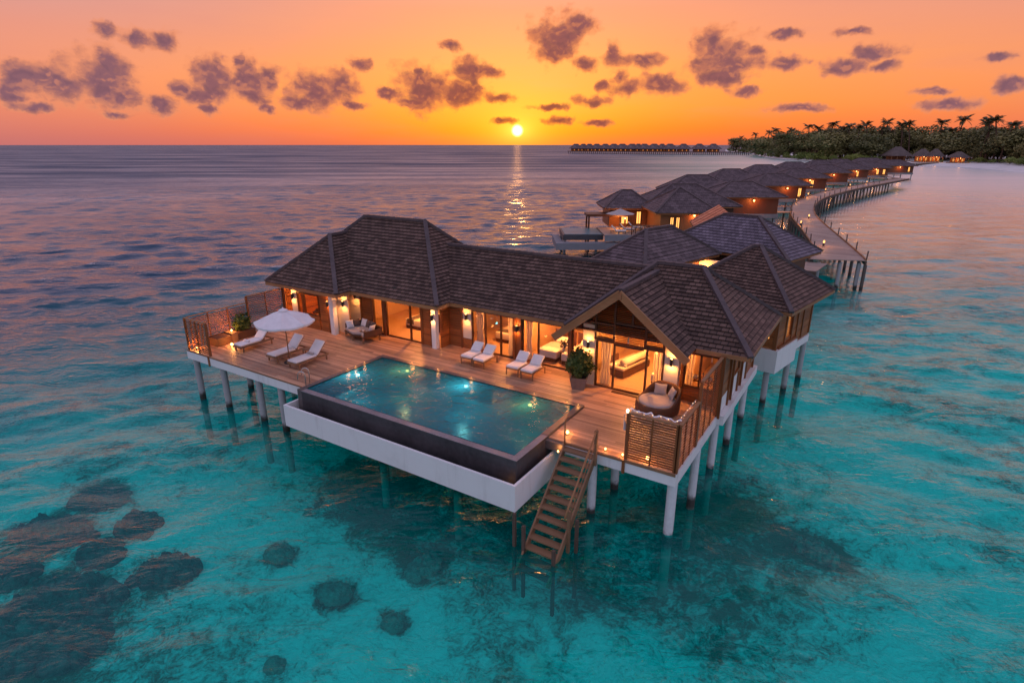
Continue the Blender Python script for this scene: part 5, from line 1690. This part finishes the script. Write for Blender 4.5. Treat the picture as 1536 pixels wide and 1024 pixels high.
# the villa just behind, blue-grey roof
v2 = thing('overwater_villa', 'neighbour villa with blue-grey hipped roof right behind the near villa', 'villa', (-9.4, 46.9, 0), 0)
ang2 = R(-14.8)
T2 = Matrix.Translation((-9.4, 47.2, 0)) @ Matrix.Rotation(ang2, 4, 'Z')
wx, wy = block(v2, T2, 5.15, 2.95, 2.5, 4.9, 'shingle_grey', .28, 1.35, True, -.1)
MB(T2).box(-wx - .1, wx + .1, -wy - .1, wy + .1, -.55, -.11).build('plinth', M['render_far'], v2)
piles(v2, T2, [(wx, -wy), (wx, wy), (0, -wy), (-wx, -wy), (-wx, wy)])
lit_window(v2, T2, -2.6, -wy, 0, -1, 1.6, .3, 1.9)
T2b = Matrix.Translation((-13.2, 39.6, 0)) @ Matrix.Rotation(ang2 + R(90), 4, 'Z')
block(v2, T2b, 4.7, 2.3, 2.5, 4.55, 'shingle_far', .28, 1.5, True, -.1)
MB(T2b).box(-3.9, 3.9, -1.6, 1.6, -.5, -.11).build('plinth', M['render'], v2)
piles(v2, T2b, [(-3.6, -1.4), (-3.6, 1.4), (3.6, 1.4), (3.6, -1.4)])
q0 = at(1020, 384, .6)
MB().box(-12.2, -8.6, 42.3, 42.36, -.1, 2.2).build('cream_wall', M['cream'], v2)
wl = MB().lathe([(.07, -.15), (.07, .15)], (-10.6, 42.1, 1.5), 10, True, True).build('wall_lamp', M['bulb'], v2)
lamp('porch_fill_light', (-10.6, 41.8, 1.6), 160, wl, radius=.1)
MB().box(-12.4, -8.4, 40.6, 44.3, -.3, -.12).build('porch_floor', M['deck_y'], v2)
# little terracotta canopy between the two villas
cp = thing('terracotta_canopy', 'small orange terracotta pitched canopy between two dark roofs', 'canopy', (-14, 52, 0))
c1, c2, c3, c4 = at(1035, 331, 3.75), at(1078, 308, 4.35), at(1097, 323, 3.75), at(1047, 353, 3.05)
mb = MB(); mb.roof_face([c4, c3, c2, c1], .3, .04); mb.build('roof', M['shingle_red'], cp)
mb = MB(); mb.slab([p - UP * .06 for p in (c4, c3, c2, c1)], .12); mb.build('soffit', M['soffit'], cp)
for p in (c1.lerp(c3, .15), c4.lerp(c2, .2), c2.lerp(c4, .15), c3.lerp(c1, .15)): MB().beam((p.x, p.y, -.4), (p.x, p.y, p.z - .4), .16, .16, up=Vector((0, 1, 0))).build('post', M['dark_teak'], cp)
mb = MB(); xs = [p.x for p in (c1, c2, c3, c4)]; ys = [p.y for p in (c1, c2, c3, c4)]
mb.box(min(xs) + 1, max(xs) - 1, min(ys), max(ys), -.5, -.3); mb.build('floor', M['old_wood'], cp)
piles(cp, Matrix.Identity(4), [((c1.x + c4.x) / 2, c4.y + 1), ((c2.x + c3.x) / 2, c3.y)])

# the third villa, with its own sun deck, plunge pool and parasol
v3 = thing('overwater_villa', 'villa with steep brown hip roof and a small pool deck on its left', 'villa', (-21.5, 73, 0))
TH = Matrix.Rotation(HEAD, 4, 'Z')                               # local x to the right of the view, y away
T3 = Matrix.Translation((-21.9, 72.3, 0)) @ TH
wx, wy = block(v3, T3, 3.75, 4.3, 2.5, 5.0, 'shingle_far', .3, .15, True, -.1, wmat='teak')
T3b = Matrix.Translation(Vector((-21.9, 72.3, 0)) + hv * 7.5 + rtv * 2.6) @ TH
block(v3, T3b, 6.4, 4.6, 2.5, 5.0, 'shingle_far', .35, 1.6, True, -.1)
T3c = Matrix.Translation(Vector((-21.9, 72.3, 0)) + hv * 6.5 - rtv * 5.2) @ TH
block(v3, T3c, 3.4, 3.6, 2.3, 4.3, 'shingle_far', .35, .6, True, -.1, wmat='teak')
for x in (-1.6, -.9): lit_window(v3, T3, x, -wy, 0, -1, .35, .4, 1.9)
lit_window(v3, T3c, -.6, -2.8, 0, -1, .8, .3, 1.8); lit_window(v3, T3c, 1.2, -2.8, 0, -1, .5, .3, 1.8)
for x in (.9, 2.3):
    q = T3 @ Vector((x, -wy - .35, 2.15))
    f = MB().lathe([(.09, -.08), (.12, .08)], q, 8, True, True).build('eave_lamp', M['bulb'], v3)
    lamp('eave_light', q - UP * .25, 26, f)
MB(T3).box(-wx - .1, wx + .1, -wy - .1, wy + .1, -.5, -.11).build('plinth', M['render'], v3)
piles(v3, T3, [(-2.6, -3.2), (2.6, -3.2), (-2.6, 3.2), (2.6, 3.2)])
D3 = Matrix.Translation(Vector((-21.9, 72.3, 0)) - rtv * 8.3 - hv * .6) @ TH
dk3 = thing('sun_deck', 'small sun deck with pool of the villa with the steep brown roof', 'deck', D3 @ Vector((0, 0, 0)))
MB(D3).box(-1.2, 4.6, -3.6, 3.4, -.25, -.05).build('boards', M['deck_y'], dk3)
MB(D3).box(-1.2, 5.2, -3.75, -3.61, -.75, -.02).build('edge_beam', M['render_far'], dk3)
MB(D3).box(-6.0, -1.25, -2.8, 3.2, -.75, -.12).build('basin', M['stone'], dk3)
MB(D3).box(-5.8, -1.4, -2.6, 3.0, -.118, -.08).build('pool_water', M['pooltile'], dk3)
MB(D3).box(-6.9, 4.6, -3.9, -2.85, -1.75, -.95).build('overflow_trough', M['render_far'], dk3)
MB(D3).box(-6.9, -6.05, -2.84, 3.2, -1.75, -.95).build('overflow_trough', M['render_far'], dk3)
piles(dk3, D3, [(-5.8, -2.4), (-5.8, 2.4), (-2, -2.4), (1, -2.6), (3.5, -2.6), (1, 2.6)], .17, 'pile', -.7)
# its railing, furniture and parasol
rl = thing('deck_railing', 'wooden railing at the right end of the small sun deck', 'railing', D3 @ Vector((3, -3.4, 0)))
for k in range(7):
    MB(D3).box(1.9 + k * .5, 1.98 + k * .5, -3.5, -3.42, -.05, 1.0).build('baluster', M['dark_teak'], rl)
MB(D3).box(1.8, 5.1, -3.53, -3.39, 1.0, 1.08).build('cap_rail', M['stair'], rl)
mb = MB(D3)
for k in range(26): mb.box(1.98 + k * .118, 2.01 + k * .118, -3.48, -3.45, .0, 1.0)
mb.build('bars', M['dark_teak'], rl)
def small_lounger(x, y, label):
    T = D3 @ Matrix.Translation((x, y, -.05)) @ Matrix.Rotation(R(80), 4, 'Z')
    o = thing('sun_lounger', label, 'sun lounger', T @ Vector((0, 0, 0)), 0, 'loungers on the small far sun deck')
    MB(T).box(-.33, .33, -.95, .95, .24, .30).build('frame', M['stair'], o)
    MB(T).box(-.31, .31, -.93, .25, .305, .42).build('seat_cushion', M['white'], o)
    MB(T @ Matrix.Translation((0, .28, .33)) @ Matrix.Rotation(R(45), 4, 'X')).box(-.31, .31, 0, .8, 0, .1).build('back_cushion', M['white'], o)
    for sx in (-.3, .3):
        for sy in (-.85, .85): MB(T).box(sx - .03, sx + .03, sy - .03, sy + .03, 0, .24).build('leg', M['stair'], o)
small_lounger(.6, -2.2, 'front lounger under the parasol on the small far sun deck'); small_lounger(1.9, -.6, 'rear lounger on the small far sun deck, nearer the house'); small_lounger(3.2, .9, 'lounger against the wall at the back of the small far sun deck')
p3 = thing('parasol', 'small greyish parasol on the neighbouring sun deck beside its pool', 'parasol', D3 @ Vector((.9, -1.2, -.05)))
T = D3 @ Matrix.Translation((.9, -1.2, -.05))
MB(T).tube([(0, 0, 0), (0, 0, 2.6)], .05, 8).build('pole', M['fascia'], p3)
MB(T).lathe([(1.75, 2.2), (.9, 2.45), (.25, 2.72), (.01, 2.8)], (0, 0, 0), 8).build('canopy', M['grey_fab'], p3)
gz3 = thing('pergola', 'flat dark pergola roof behind the small far sun deck', 'pergola', D3 @ Vector((-1.2, 3.6, 0)))
MB(D3).box(-2.6, 2.6, 2.6, 5.4, 1.35, 1.65).build('roof', M['dark_teak'], gz3)
for x in (-2.3, 2.3):
    for y in (2.8, 5.2): MB(D3).box(x - .1, x + .1, y - .1, y + .1, -5, 1.35).build('post', M['dark_teak'], gz3)
q = D3 @ Vector((2.2, 2.3, 1.2))
f = MB().lathe([(.08, -.1), (.08, .1)], q, 8, True, True).build('deck_lamp', M['bulb'], dk3)
lamp('deck_light', q - rtv * .6 - hv * .5, 220, f, radius=.2)

# the row of villas along the walk
def row_villa(px0, px1, py, label, fx=3.2, fd=-10.0, seedk=0, lights=True, hy=4.6):
    """main block under the ridge seen from (px0,py) to (px1,py); a lower block in front of it"""
    a, b = at(px0, py, 5.0), at(px1, py, 5.0)
    c = (a + b) / 2
    dist = c.dot(hv)
    half = (b - a).dot(rtv) / 2
    rr = random.Random(seedk)
    o = thing('overwater_villa', label, 'villa', (c.x, c.y, 0), 0, 'villas along the curving boardwalk')
    T = Matrix.Translation((c.x, c.y, 0)) @ Matrix.Rotation(HEAD + R(rr.uniform(-3, 3)), 4, 'Z')
    hx = half + 4.4
    wx, wy = block(o, T, hx, hy, 2.5, 5.0, 'shingle_far', .4, half, True, -.1, 1.0, wmat='red_teak')
    T_f = T @ Matrix.Translation((fx, fd, 0))
    fx_, fy_ = block(o, T_f, hx - .3, hy - .2, 2.45, 4.5, 'shingle_far', .4, half * .9, True, -.1, 1.0, wmat='red_teak')
    T_m = T @ Matrix.Translation((fx * .5 + 1.2, fd / 2, 0))
    MB(T_m).box(-hx + 2.6, hx - 2.2, fd / 2 + 3.3, -fd / 2 - 3.3, -.1, 2.3).build('link_wall', M['dark_teak'], o)
    mb = MB()
    e = hx - 1.4
    mb.roof_face([T_m @ Vector(p) for p in ((e, fd / 2 + 1.5, 2.45), (e, -fd / 2 - 1.5, 2.45), (0, -fd / 2 - 1.5, 4.2), (0, fd / 2 + 1.5, 4.2))], .4, .04)
    mb.roof_face([T_m @ Vector(p) for p in ((-e, -fd / 2 - 1.5, 2.45), (-e, fd / 2 + 1.5, 2.45), (0, fd / 2 + 1.5, 4.2), (0, -fd / 2 - 1.5, 4.2))], .4, .04)
    mb.build('roof', M['shingle_far'], o)
    for TT, x, y in ((T, wx, wy), (T_f, fx_, fy_)):
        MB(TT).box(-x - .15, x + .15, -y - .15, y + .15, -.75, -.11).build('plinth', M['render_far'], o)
        piles(o, TT, [(x - .2, -y + .2), (x - .2, y - .2), (0, -y + .2), (-x + .2, -y + .2), (-x + .2, y - .2)], .17)
        for yy in (-y * .55, 0, y * .5):
            if rr.random() < .95: lit_window(o, TT, x, yy, 1, 0, rr.uniform(.6, 1.1), .35, 1.95, 'lit')
        for xx in (x * .35, x * .75):
            if rr.random() < .8: lit_window(o, TT, xx, -y, 0, -1, rr.uniform(.4, .8), .35, 1.9, 'lit')
        MB(TT).box(x + .17, x + 1.1, -y * .2, y * .55, -.75, .25).build('render_panel', M['render_far'], o)
    q = T_f @ Vector((fx_ + .5, -fy_ * .3, 1.95))
    f = MB().lathe([(.1, -.1), (.13, .12)], q, 8, True, True).build('porch_fill_lamp', M['bulb'], o)
    lamp('porch_fill_light', q + (T_f.to_3x3() @ Vector((.35, -.2, 0))), 260, f, radius=.15)
    q = T @ Vector((wx + .5, -wy * .2, 1.9))  # extra lamp added to brighten the dark right wall
    f = MB().lathe([(.1, -.1), (.13, .12)], q, 8, True, True).build('porch_fill_lamp', M['bulb'], o)
    lamp('porch_fill_light', q + (T.to_3x3() @ Vector((.35, -.2, 0))), 230, f, radius=.15)
    q = T_f @ Vector((fx_ * .2, -fy_ - .5, 1.9))  # another added lamp, brightening the front wall
    f = MB().lathe([(.1, -.1), (.13, .12)], q, 8, True, True).build('porch_fill_lamp', M['bulb'], o)
    lamp('porch_fill_light', q + (T_f.to_3x3() @ Vector((0, -.4, 0))), 150, f, radius=.15)
    # gangway to the walk
    g0 = T_f @ Vector((fx_ + .2, fy_ * .2, -.1))
    near = min(Lc, key=lambda p: (p - g0).length)
    if 1.0 < (near - g0).length < 26:
        jt = thing('gangway', 'timber gangway joining the boardwalk to the %s' % label.replace('villa ', 'villa ', 1), 'jetty', (near + g0) / 2, 0)
        jt['label'] = 'timber gangway to the ' + label.split(',')[0]
        MB().beam((g0.x, g0.y, -.18), (near.x, near.y, -.18), 1.5, .16).build('boards', M['deck_y'], jt)
        for s in (.25, .7):
            p = g0.lerp(near, s)
            MB().tube([(p.x, p.y, -5.2), (p.x, p.y, -.2)], .12, 8).build('pile', M['pile_wood'], jt)
        dd = (near - g0).normalized(); nn = dd.cross(UP)
        for sgn in (-.7, .7): MB().beam(Vector((g0.x, g0.y, .75)) + nn * sgn, Vector((near.x, near.y, .75)) + nn * sgn, .06, .06).build('handrail', M['stair'], jt)
    return o
row_villa(1031, 1061, 262.5, 'villa behind the pool deck villa, its ridge left of all other boardwalk roofs', 4.2, -10.5, 1, hy=4.4)
row_villa(1084, 1110, 253.5, 'villa whose roof overlaps the first bend of the boardwalk', 4.4, -11, 2)
row_villa(1133, 1157, 247.2, 'villa with lit corner just above the tightest bend', 4.6, -11.5, 3)
row_villa(1179, 1201, 243, 'villa left of the middle of the far curve', 4.4, -11, 4)
row_villa(1221, 1239, 240.3, 'villa in the middle of the far curve', 4.0, -10, 5)
row_villa(1250, 1271, 238.8, 'villa second from the far end of the boardwalk', 4.0, -10, 6)
row_villa(1289, 1316, 237, 'end villa of the boardwalk with an open lit porch', 4.0, -9, 7)

# ------------------------------------------------------------------ the far jetty and its villas
fj = thing('far_jetty', 'long low jetty on stilts along the horizon', 'jetty', at(970, 231, WZ))
def yw(px): return 230.4 + (px - 860) * .009
mb = MB()
jp = [at(x, yw(x), WZ) for x in range(852, 1150, 6)]
for i in range(len(jp) - 1):
    mb.beam(Vector((jp[i].x, jp[i].y, .6)), Vector((jp[i + 1].x, jp[i + 1].y, .6)), 6, .7)
mb.build('deck', M['dark_teak'], fj)
fp = MB().tube([(0, 0, -4), (0, 0, .4)], .55, 6).build('pile', M['pile_wood'], None)
for i, x in enumerate([853 + 3.1 * k for k in range(88)]):
    q = at(x, yw(x) + .1, WZ)
    if i == 0: c = fp; c.parent = fj
    else: c = fp.copy(); col.objects.link(c); c.parent = fj
    c.location = Vector((q.x, q.y, 0)) - fj.location
pk = [130, 190, 240, 300, 370, 440, 510, 590, 640, 690, 770, 835, 900, 1010, 1140, 1255]
wd = [15, 13, 13, 15, 15, 16, 17, 17, 12, 16, 17, 12, 17, 20, 20, 20]
M['lit_dim'] = emit('dim_far_window', (1.0, .32, .08), .45)
proto = None
for i, (k, w_) in enumerate(zip(pk, wd)):
    px = 840 + k / 5.486
    q = at(px, yw(px) - .2, WZ); q.z = .95
    s = w_ / 919 * q.dot(hv) / 2 * (1.3 if i < 13 else 1.02)
    if proto is None:
        o = thing('stilt_villa', None, 'villa', q, HEAD)
        T = world_matrix(o)
        mb = MB(T)
        hip(mb, Matrix.Identity(4), 1.0, .9, .42, .98, None, .22) if False else None
        c = [(-1, -.9, .38), (1, -.9, .38), (1, .9, .38), (-1, .9, .38)]; a, b = (-.3, 0, 1.0), (.3, 0, 1.0)
        c = [(x_ * 1.06, y_ * 1.06, .33) for x_, y_, z_ in c]
        mb.roof_face([c[0], c[1], b, a], None, 0); mb.roof_face([c[1], c[2], b], None, 0); mb.roof_face([c[2], c[3], a, b], None, 0); mb.roof_face([c[3], c[0], a], None, 0)
        mb.build('roof', M['shingle_far'], o)
        MB(T).box(-.72, .72, -.66, .66, 0, .37).build('wall', M['teak'], o)
        for x in (-.3, .32): MB(T).box(x - .07, x + .07, -.68, -.665, .06, .24).build('lit_window', M['lit_dim'], o)
        proto = o
    else:
        o = copy_tree(proto)
        o.location = q
    o.scale = (s, s, 10.2)
    if i >= 13: lb = ['leftmost of the three far stilt villas standing apart', 'middle one of the three far stilt villas standing apart', 'far stilt villa nearest the island at the end of the row'][i - 13]
    elif i == 0: lb = 'far stilt villa at the seaward left tip of the row'
    else: lb = 'small brown stilt villa packed in the crowded part of the far row'
    tag(o, lb, 'villa', 'stilt villas on the far jetty')
# ------------------------------------------------------------------ the island
from mathutils import noise as NO
shore = [(1088, 227.2), (1120, 229.6), (1150, 236.4), (1200, 240.5), (1250, 243.5), (1300, 246), (1350, 247.8), (1400, 249), (1450, 251.5), (1500, 255.5), (1540, 259.5), (1620, 270), (1720, 286)]
front = [at(x, y, WZ) for x, y in shore]
front = [Vector((p.x, p.y, 0)) for p in catmull(front, 4)]
mb = MB()
prof = [(-6, -3.3), (0, WZ - .02), (8, -2.2), (30, -1.75), (90, -1.3), (140, -.3), (260, .6), (520, -3.5)]
nf = len(front)
P = []
for i, p in enumerate(front):
    k = min(1.0, .12 + i / (nf * .45))
    for dd, z in prof:
        q = p + Vector((p.x, p.y, 0)).normalized() * dd * k
        P.append((q.x, q.y, z + (.25 * NO.noise(Vector((q.x * .05, q.y * .05, 0))) if dd > 5 else 0)))
m_ = len(prof)
F = [(i * m_ + j, (i + 1) * m_ + j, (i + 1) * m_ + j + 1, i * m_ + j + 1) for i in range(nf - 1) for j in range(m_ - 1)]
mb.add(P, F)
sm, t, b = new_mat('beach_sand')
n1 = t.noise(pos(t), .15, 5).outputs[0]
t.set(b.inputs['Base Color'], t.ramp(n1, [(.3, (.58, .55, .51)), (.7, (.78, .74, .70))]))
b.inputs['Roughness'].default_value = .95
isl = mb.build('island_beach', sm, smooth=True)
tag(isl, 'pale sand beach rimming the wooded island', 'beach', kind='structure')

def leaf_mesh(name, mats, seed, clumps, size, trunk=None):
    """unit-height tree: crown of many leaf faces in uneven clumps"""
    mb = MB()
    for c, r, n in clumps: leaves(mb, c, r, n, size, seed + int(c[0] * 100) + n, .35, 1, .3)
    return mb

def tree_proto(kind, seed):
    rr = random.Random(seed)
    o = thing(kind, None, 'tree' if kind != 'bush' else 'bush')
    mb = MB()
    if kind == 'broadleaf_tree':
        for k in range(12):
            a = rr.random() * 6.28; d = rr.uniform(.05, .36)
            leaves(mb, (d * math.cos(a), d * math.sin(a), rr.uniform(.22, .9)), (.24, .24, .17), 230, .055, seed * 31 + k, .3, 1, .3)
        mb.build('crown', M['tree'], o)
        tb = MB(); tb.tube([(0, 0, -.05), (.01, 0, .25), (.03, .02, .6)], [.028, .022, .012], 6)
        for k in range(4):
            a = k * 1.6 + rr.random(); tb.tube([(.01, 0, .3), (.15 * math.cos(a), .15 * math.sin(a), .5), (.26 * math.cos(a), .26 * math.sin(a), .66)], [.014, .009, .005], 5)
        tb.build('trunk', M['trunk'], o)
    else:
        for k in range(8):
            a = rr.random() * 6.28; d = rr.uniform(0, .6)
            leaves(mb, (d * math.cos(a), d * math.sin(a), rr.uniform(.15, .6)), (.42, .42, .34), 150, .1, seed * 17 + k, .4, 1, .3)
        mb.build('crown', M['bush'], o)
        tb = MB()
        for k in range(4): tb.tube([(0, 0, -.05), (.2 * math.cos(k * 1.6), .2 * math.sin(k * 1.6), .3)], [.03, .015], 5)
        tb.build('stem', M['trunk'], o)
    return o

def palm_proto(seed):
    rr = random.Random(seed)
    o = thing('coconut_palm', None, 'palm tree')
    lean = rr.uniform(-.10, .10)
    top = Vector((lean, rr.uniform(-.06, .06), 1.0))
    pts = [Vector((0, 0, -.03)), Vector((lean * .15, 0, .3)), Vector((lean * .5, top.y * .5, .68)), top]
    MB().tube(pts, [.022, .015, .012, .011], 7).build('trunk', M['trunk'], o)
    mb = MB()
    n = 28
    for k in range(n):
        a = 2 * math.pi * k / n * 1.0 + rr.uniform(-.2, .2)
        lift = rr.uniform(-.9, 1.6)
        L = rr.uniform(.15, .21)
        d = Vector((math.cos(a), math.sin(a), 0)); s = Vector((-d.y, d.x, 0))
        prev = None
        for j in range(9):
            t = j / 8
            c = top + d * (L * t * (1 - .15 * t)) + UP * (L * (lift * .9 * t - (.3 + .28 * max(lift, 0)) * t * t * 1.2))
            if prev is not None:
                w = .03 * math.sin(math.pi * min(1, .15 + t * .85)) + .004
                for sg in (-1, 1):                          # leaflets hang either side of the rib
                    for h in (0.0, .5):
                        b0 = prev.lerp(c, h); b1 = prev.lerp(c, h + .36)
                        tip = s * (sg * w) - UP * (w * .5) + d * (w * .7)
                        mb.add([b0, b1, b1 + tip, b0 + tip * .9], [(0, 1, 2, 3)])
            prev = c
    mb.build('fronds', M['palm'], o)
    return o

def inst(proto, loc, s, rz, sz=None):
    o = copy_tree(proto)
    o.location = loc; o.rotation_euler = (0, 0, rz); o.scale = (s, s, sz or s)
    return o
palms = [palm_proto(k) for k in range(4)]
trees = [tree_proto('broadleaf_tree', 20 + k) for k in range(4)]
bushes = [tree_proto('bush', 40 + k) for k in range(3)]
rp = random.Random(11)

def shore_y(px):
    for (x0, y0), (x1, y1) in zip(shore, shore[1:]):
        if x0 <= px <= x1: return y0 + (y1 - y0) * (px - x0) / (x1 - x0)
    return shore[-1][1]
def beach_w(px):
    return 14 * smooth(1160, 1260, px) + 26 * smooth(1250, 1400, px) + 46 * smooth(1400, 1540, px)
def ground(px, back):
    """a spot on the island, back metres behind the shore seen at px"""
    p = at(px, shore_y(px), WZ)
    k = min(1.0, .12 + max(0, px - 1088) / 220)
    back = back + beach_w(px)
    q = p + Vector((p.x, p.y, 0)).normalized() * back * k
    return Vector((q.x, q.y, -1.5 + min(1.6, back * k * .012)))
def top_scale(q, py):
    """height of a thing at q whose top shows at picture row py"""
    d = Vector((q.x, q.y, 0)).dot(hv)
    D = math.hypot(FPX, 295.0)
    return 10 + (217 - py) / D * d - q.z
used_p = set()
def place(protos, px, py, back, label, group, wide=1.0):
    q = ground(px, back)
    # keep the bearing of px
    h = max(1.5, top_scale(q, py))
    i = rp.randrange(len(protos))
    o = inst(protos[i], q, h * wide, rp.random() * 6.28, h)
    tag(o, label, None, group)
    return o
# palms that stand out, each with its own words
pal = [(1093, 212, 12, 'small palm alone on the seaward tip of the island'), (1108, 208, 15, 'second little palm from the island tip'), (1132, 203, 30, 'little palm where the island ridge begins to rise'), (1147, 201, 30, 'dark palm left of the first tall clump'),
       (1163, 197, 35, 'palm leading the taller clump on the left of the island'), (1180, 198, 30, 'palm in the dip of the left clump'), (1209, 193, 60, 'bushy palm right of the left clump'), (1223, 195, 30, 'palm with its trunk showing against the pale gap'),
       (1235, 189, 40, 'clear palm silhouette standing tallest on the left half of the island'), (1253, 195, 55, 'ragged palm right of the tallest left silhouette'), (1267, 191, 55, 'palm above the yellow lit shrub'), (1278, 194, 40, 'lower palm beside the one above the yellow lit shrub'),
       (1297, 190, 60, 'palm left of the lone sunlit crown'), (1310, 195, 40, 'shorter palm in front of the lone sunlit crown'), (1326, 187, 70, 'palm with a bright gap of sky under its crown'), (1347, 190, 60, 'twin palm on the left above the thatched huts'),
       (1359, 189, 60, 'twin palm on the right above the thatched huts'), (1398, 187, 60, 'palm straight above the middle hut'), (1424, 183, 70, 'tallest palm with a clear round crown near the right'), (1457, 188, 60, 'dark palm left of the beach palm cluster'),
       (1474, 184, 26, 'leaning palm in front of the beach cluster with visible trunk'), (1486, 183, 30, 'tallest palm of the cluster standing on the beach'), (1496, 190, 24, 'short palm of the beach cluster with drooping fronds'), (1508, 190, 50, 'palm right of the beach cluster'), (1534, 193, 60, 'palm cut by the right edge of the picture'), (1466, 198, 22, 'low palm hanging over the beach left of the cluster')]
for px, py, bk, lb in pal:
    place(palms, px, py - 1.5, bk, lb, 'palms on the island', 1.4)
for k in range(34):
    px = rp.uniform(1150, 1600)
    ridge_y = 205 - 9 * smooth(1100, 1300, px) + rp.uniform(-2, 6)
    place(palms, px, ridge_y, rp.uniform(60, 130), 'coconut palm half buried in the wood on the island', 'palms crowded in the island wood', 1.4)
for k in range(90):
    px = 1098 + (1640 - 1098) * (k + rp.random()) / 90
    back = rp.uniform(25, 110) + (28 if 1320 < px < 1450 else 0)
    ty = 211 - 15 * smooth(1090, 1290, px) + rp.uniform(-5, 15)
    place(trees, px, ty, back, 'dark broadleaf tree in the dense island wood', 'broadleaf trees of the island wood', rp.uniform(1.3, 1.9))
for k in range(78):
    px = 1092 + (1620 - 1092) * (k + rp.random()) / 78
    if 1318 < px < 1452: continue
    sy = shore_y(px)
    place(bushes, px, sy - 1.5 - beach_w(px) * .06 - rp.uniform(4, 5 + 9 * smooth(1100, 1200, px)), rp.uniform(2, 20), 'rounded green bush in the thicket along the island shore', 'bushes along the island shore', rp.uniform(.9, 1.6))
for px, py, bk, wd_, lb in ((1411, 240, 1, 1.2, 'low green hedge bush in front of the lit beach huts'), (1450, 240, 2, 1.3, 'low bush just right of the lit beach huts'), (1466, 241, 2, 1.4, 'low bush below the beach palms'), (1482, 242, 2, 1.4, 'low bush at the foot of the beach palms'),
                        (1512, 234, -10, 1.7, 'large bright green bush on the beach at the right'), (1532, 232, -12, 1.6, 'largest bright green bush at the right edge of the picture'), (1552, 234, -10, 1.8, 'bright bush just leaving the right edge'), (1284, 229, 16, 1.5, 'yellow green shrub lit beside the end villas'), (1310, 232, 16, 1.6, 'green shrub behind the end villas roofs'), (1240, 216, 26, 1.2, 'rounded olive tree like bush on the slope')):
    place(bushes, px, py, bk, lb, 'bushes along the island shore', wd_)
for p in palms + trees + bushes:
    for c in list(p.children): bpy.data.objects.remove(c)
    bpy.data.objects.remove(p)

# thatched huts by the beach
def hut(px, back, w, py_top, label, open_=True, lit=True):
    q = ground(px, back); q.z = -1.0
    d = q.dot(hv)
    D = math.hypot(FPX, 295.0)
    hw = w / D * d / 2
    H = max(4.0, 10 + (217 - py_top) / D * d - q.z)
    ev = min(3.2, H * .42)
    o = thing('thatched_hut', label, 'hut', q, HEAD, 'thatched huts on the island')
    T = world_matrix(o)
    mb = MB(T)
    c = [(-hw, -hw * .8, ev), (hw, -hw * .8, ev), (hw, hw * .8, ev), (-hw, hw * .8, ev)]; a, b = (-hw * .25, 0, H), (hw * .25, 0, H)
    m0 = [Vector(p) for p in c]
    mb.roof_face([c[0], c[1], b, a], None); mb.roof_face([c[1], c[2], b], None); mb.roof_face([c[2], c[3], a, b], None); mb.roof_face([c[3], c[0], a], None)
    mb.build('roof', M['thatch'], o)
    for x in (-hw * .8, -hw * .3, hw * .3, hw * .8): MB(T).box(x - .15, x + .15, -hw * .66, -hw * .66 + .3, -.5, ev + .3).build('post', M['fascia'], o)
    MB(T).box(-hw * .85, hw * .85, 0, .3, -.5, ev + .2).build('wall', M['teak'], o)
    MB(T).box(-hw * .9, hw * .9, -hw * .7, hw * .6, -.6, .0).build('floor', M['stair'], o)
    if lit:
        for x in (-hw * .5, .05 * hw, hw * .55): MB(T).box(x - hw * .09, x + hw * .09, -.05, -.02, .4, ev - .7).build('lit_opening', M['lit_hut'], o)
        f = MB(T).lathe([(.15, -.2), (.2, .1)], (0, -hw * .4, ev - .3), 8, True, True).build('hanging_lamp', M['bulb'], o)
        lamp('hut_light', T @ Vector((0, -hw * .45, ev - .8)), 500, f, radius=.3)
M['thatch'] = plain('thatch', (.12, .09, .08), .95, 0, 2.5, .45, .05)
hut(1342, 26, 34, 220, 'large rounded thatched hall at the left of the huts', lit=False)
hut(1380, 8, 24, 223, 'open thatched hut with lit columns, left of the pair')
hut(1399, 9, 21, 223, 'thatched hut with lit columns, right of the pair')
hut(1434, 6, 26, 227, 'long low hut with bright warm openings near the beach palms')
hut(1230, 45, 20, 212, 'small thatched roof hidden among the slope bushes', lit=False)
# low arrival jetty by the huts
aj = thing('arrival_jetty', 'low pale jetty between the end villas and the beach huts', 'jetty', at(1360, 247, WZ))
a, b = at(1326, 247, -1.4), at(1402, 244, -1.4)
MB().beam(a, b, 5, .5).build('deck', M['deck_y'], aj)
for k in range(9):
    p = a.lerp(b, k / 8); MB().tube([(p.x, p.y, -5), (p.x, p.y, -1.5)], .3, 6).build('pile', M['pile_wood'], aj)
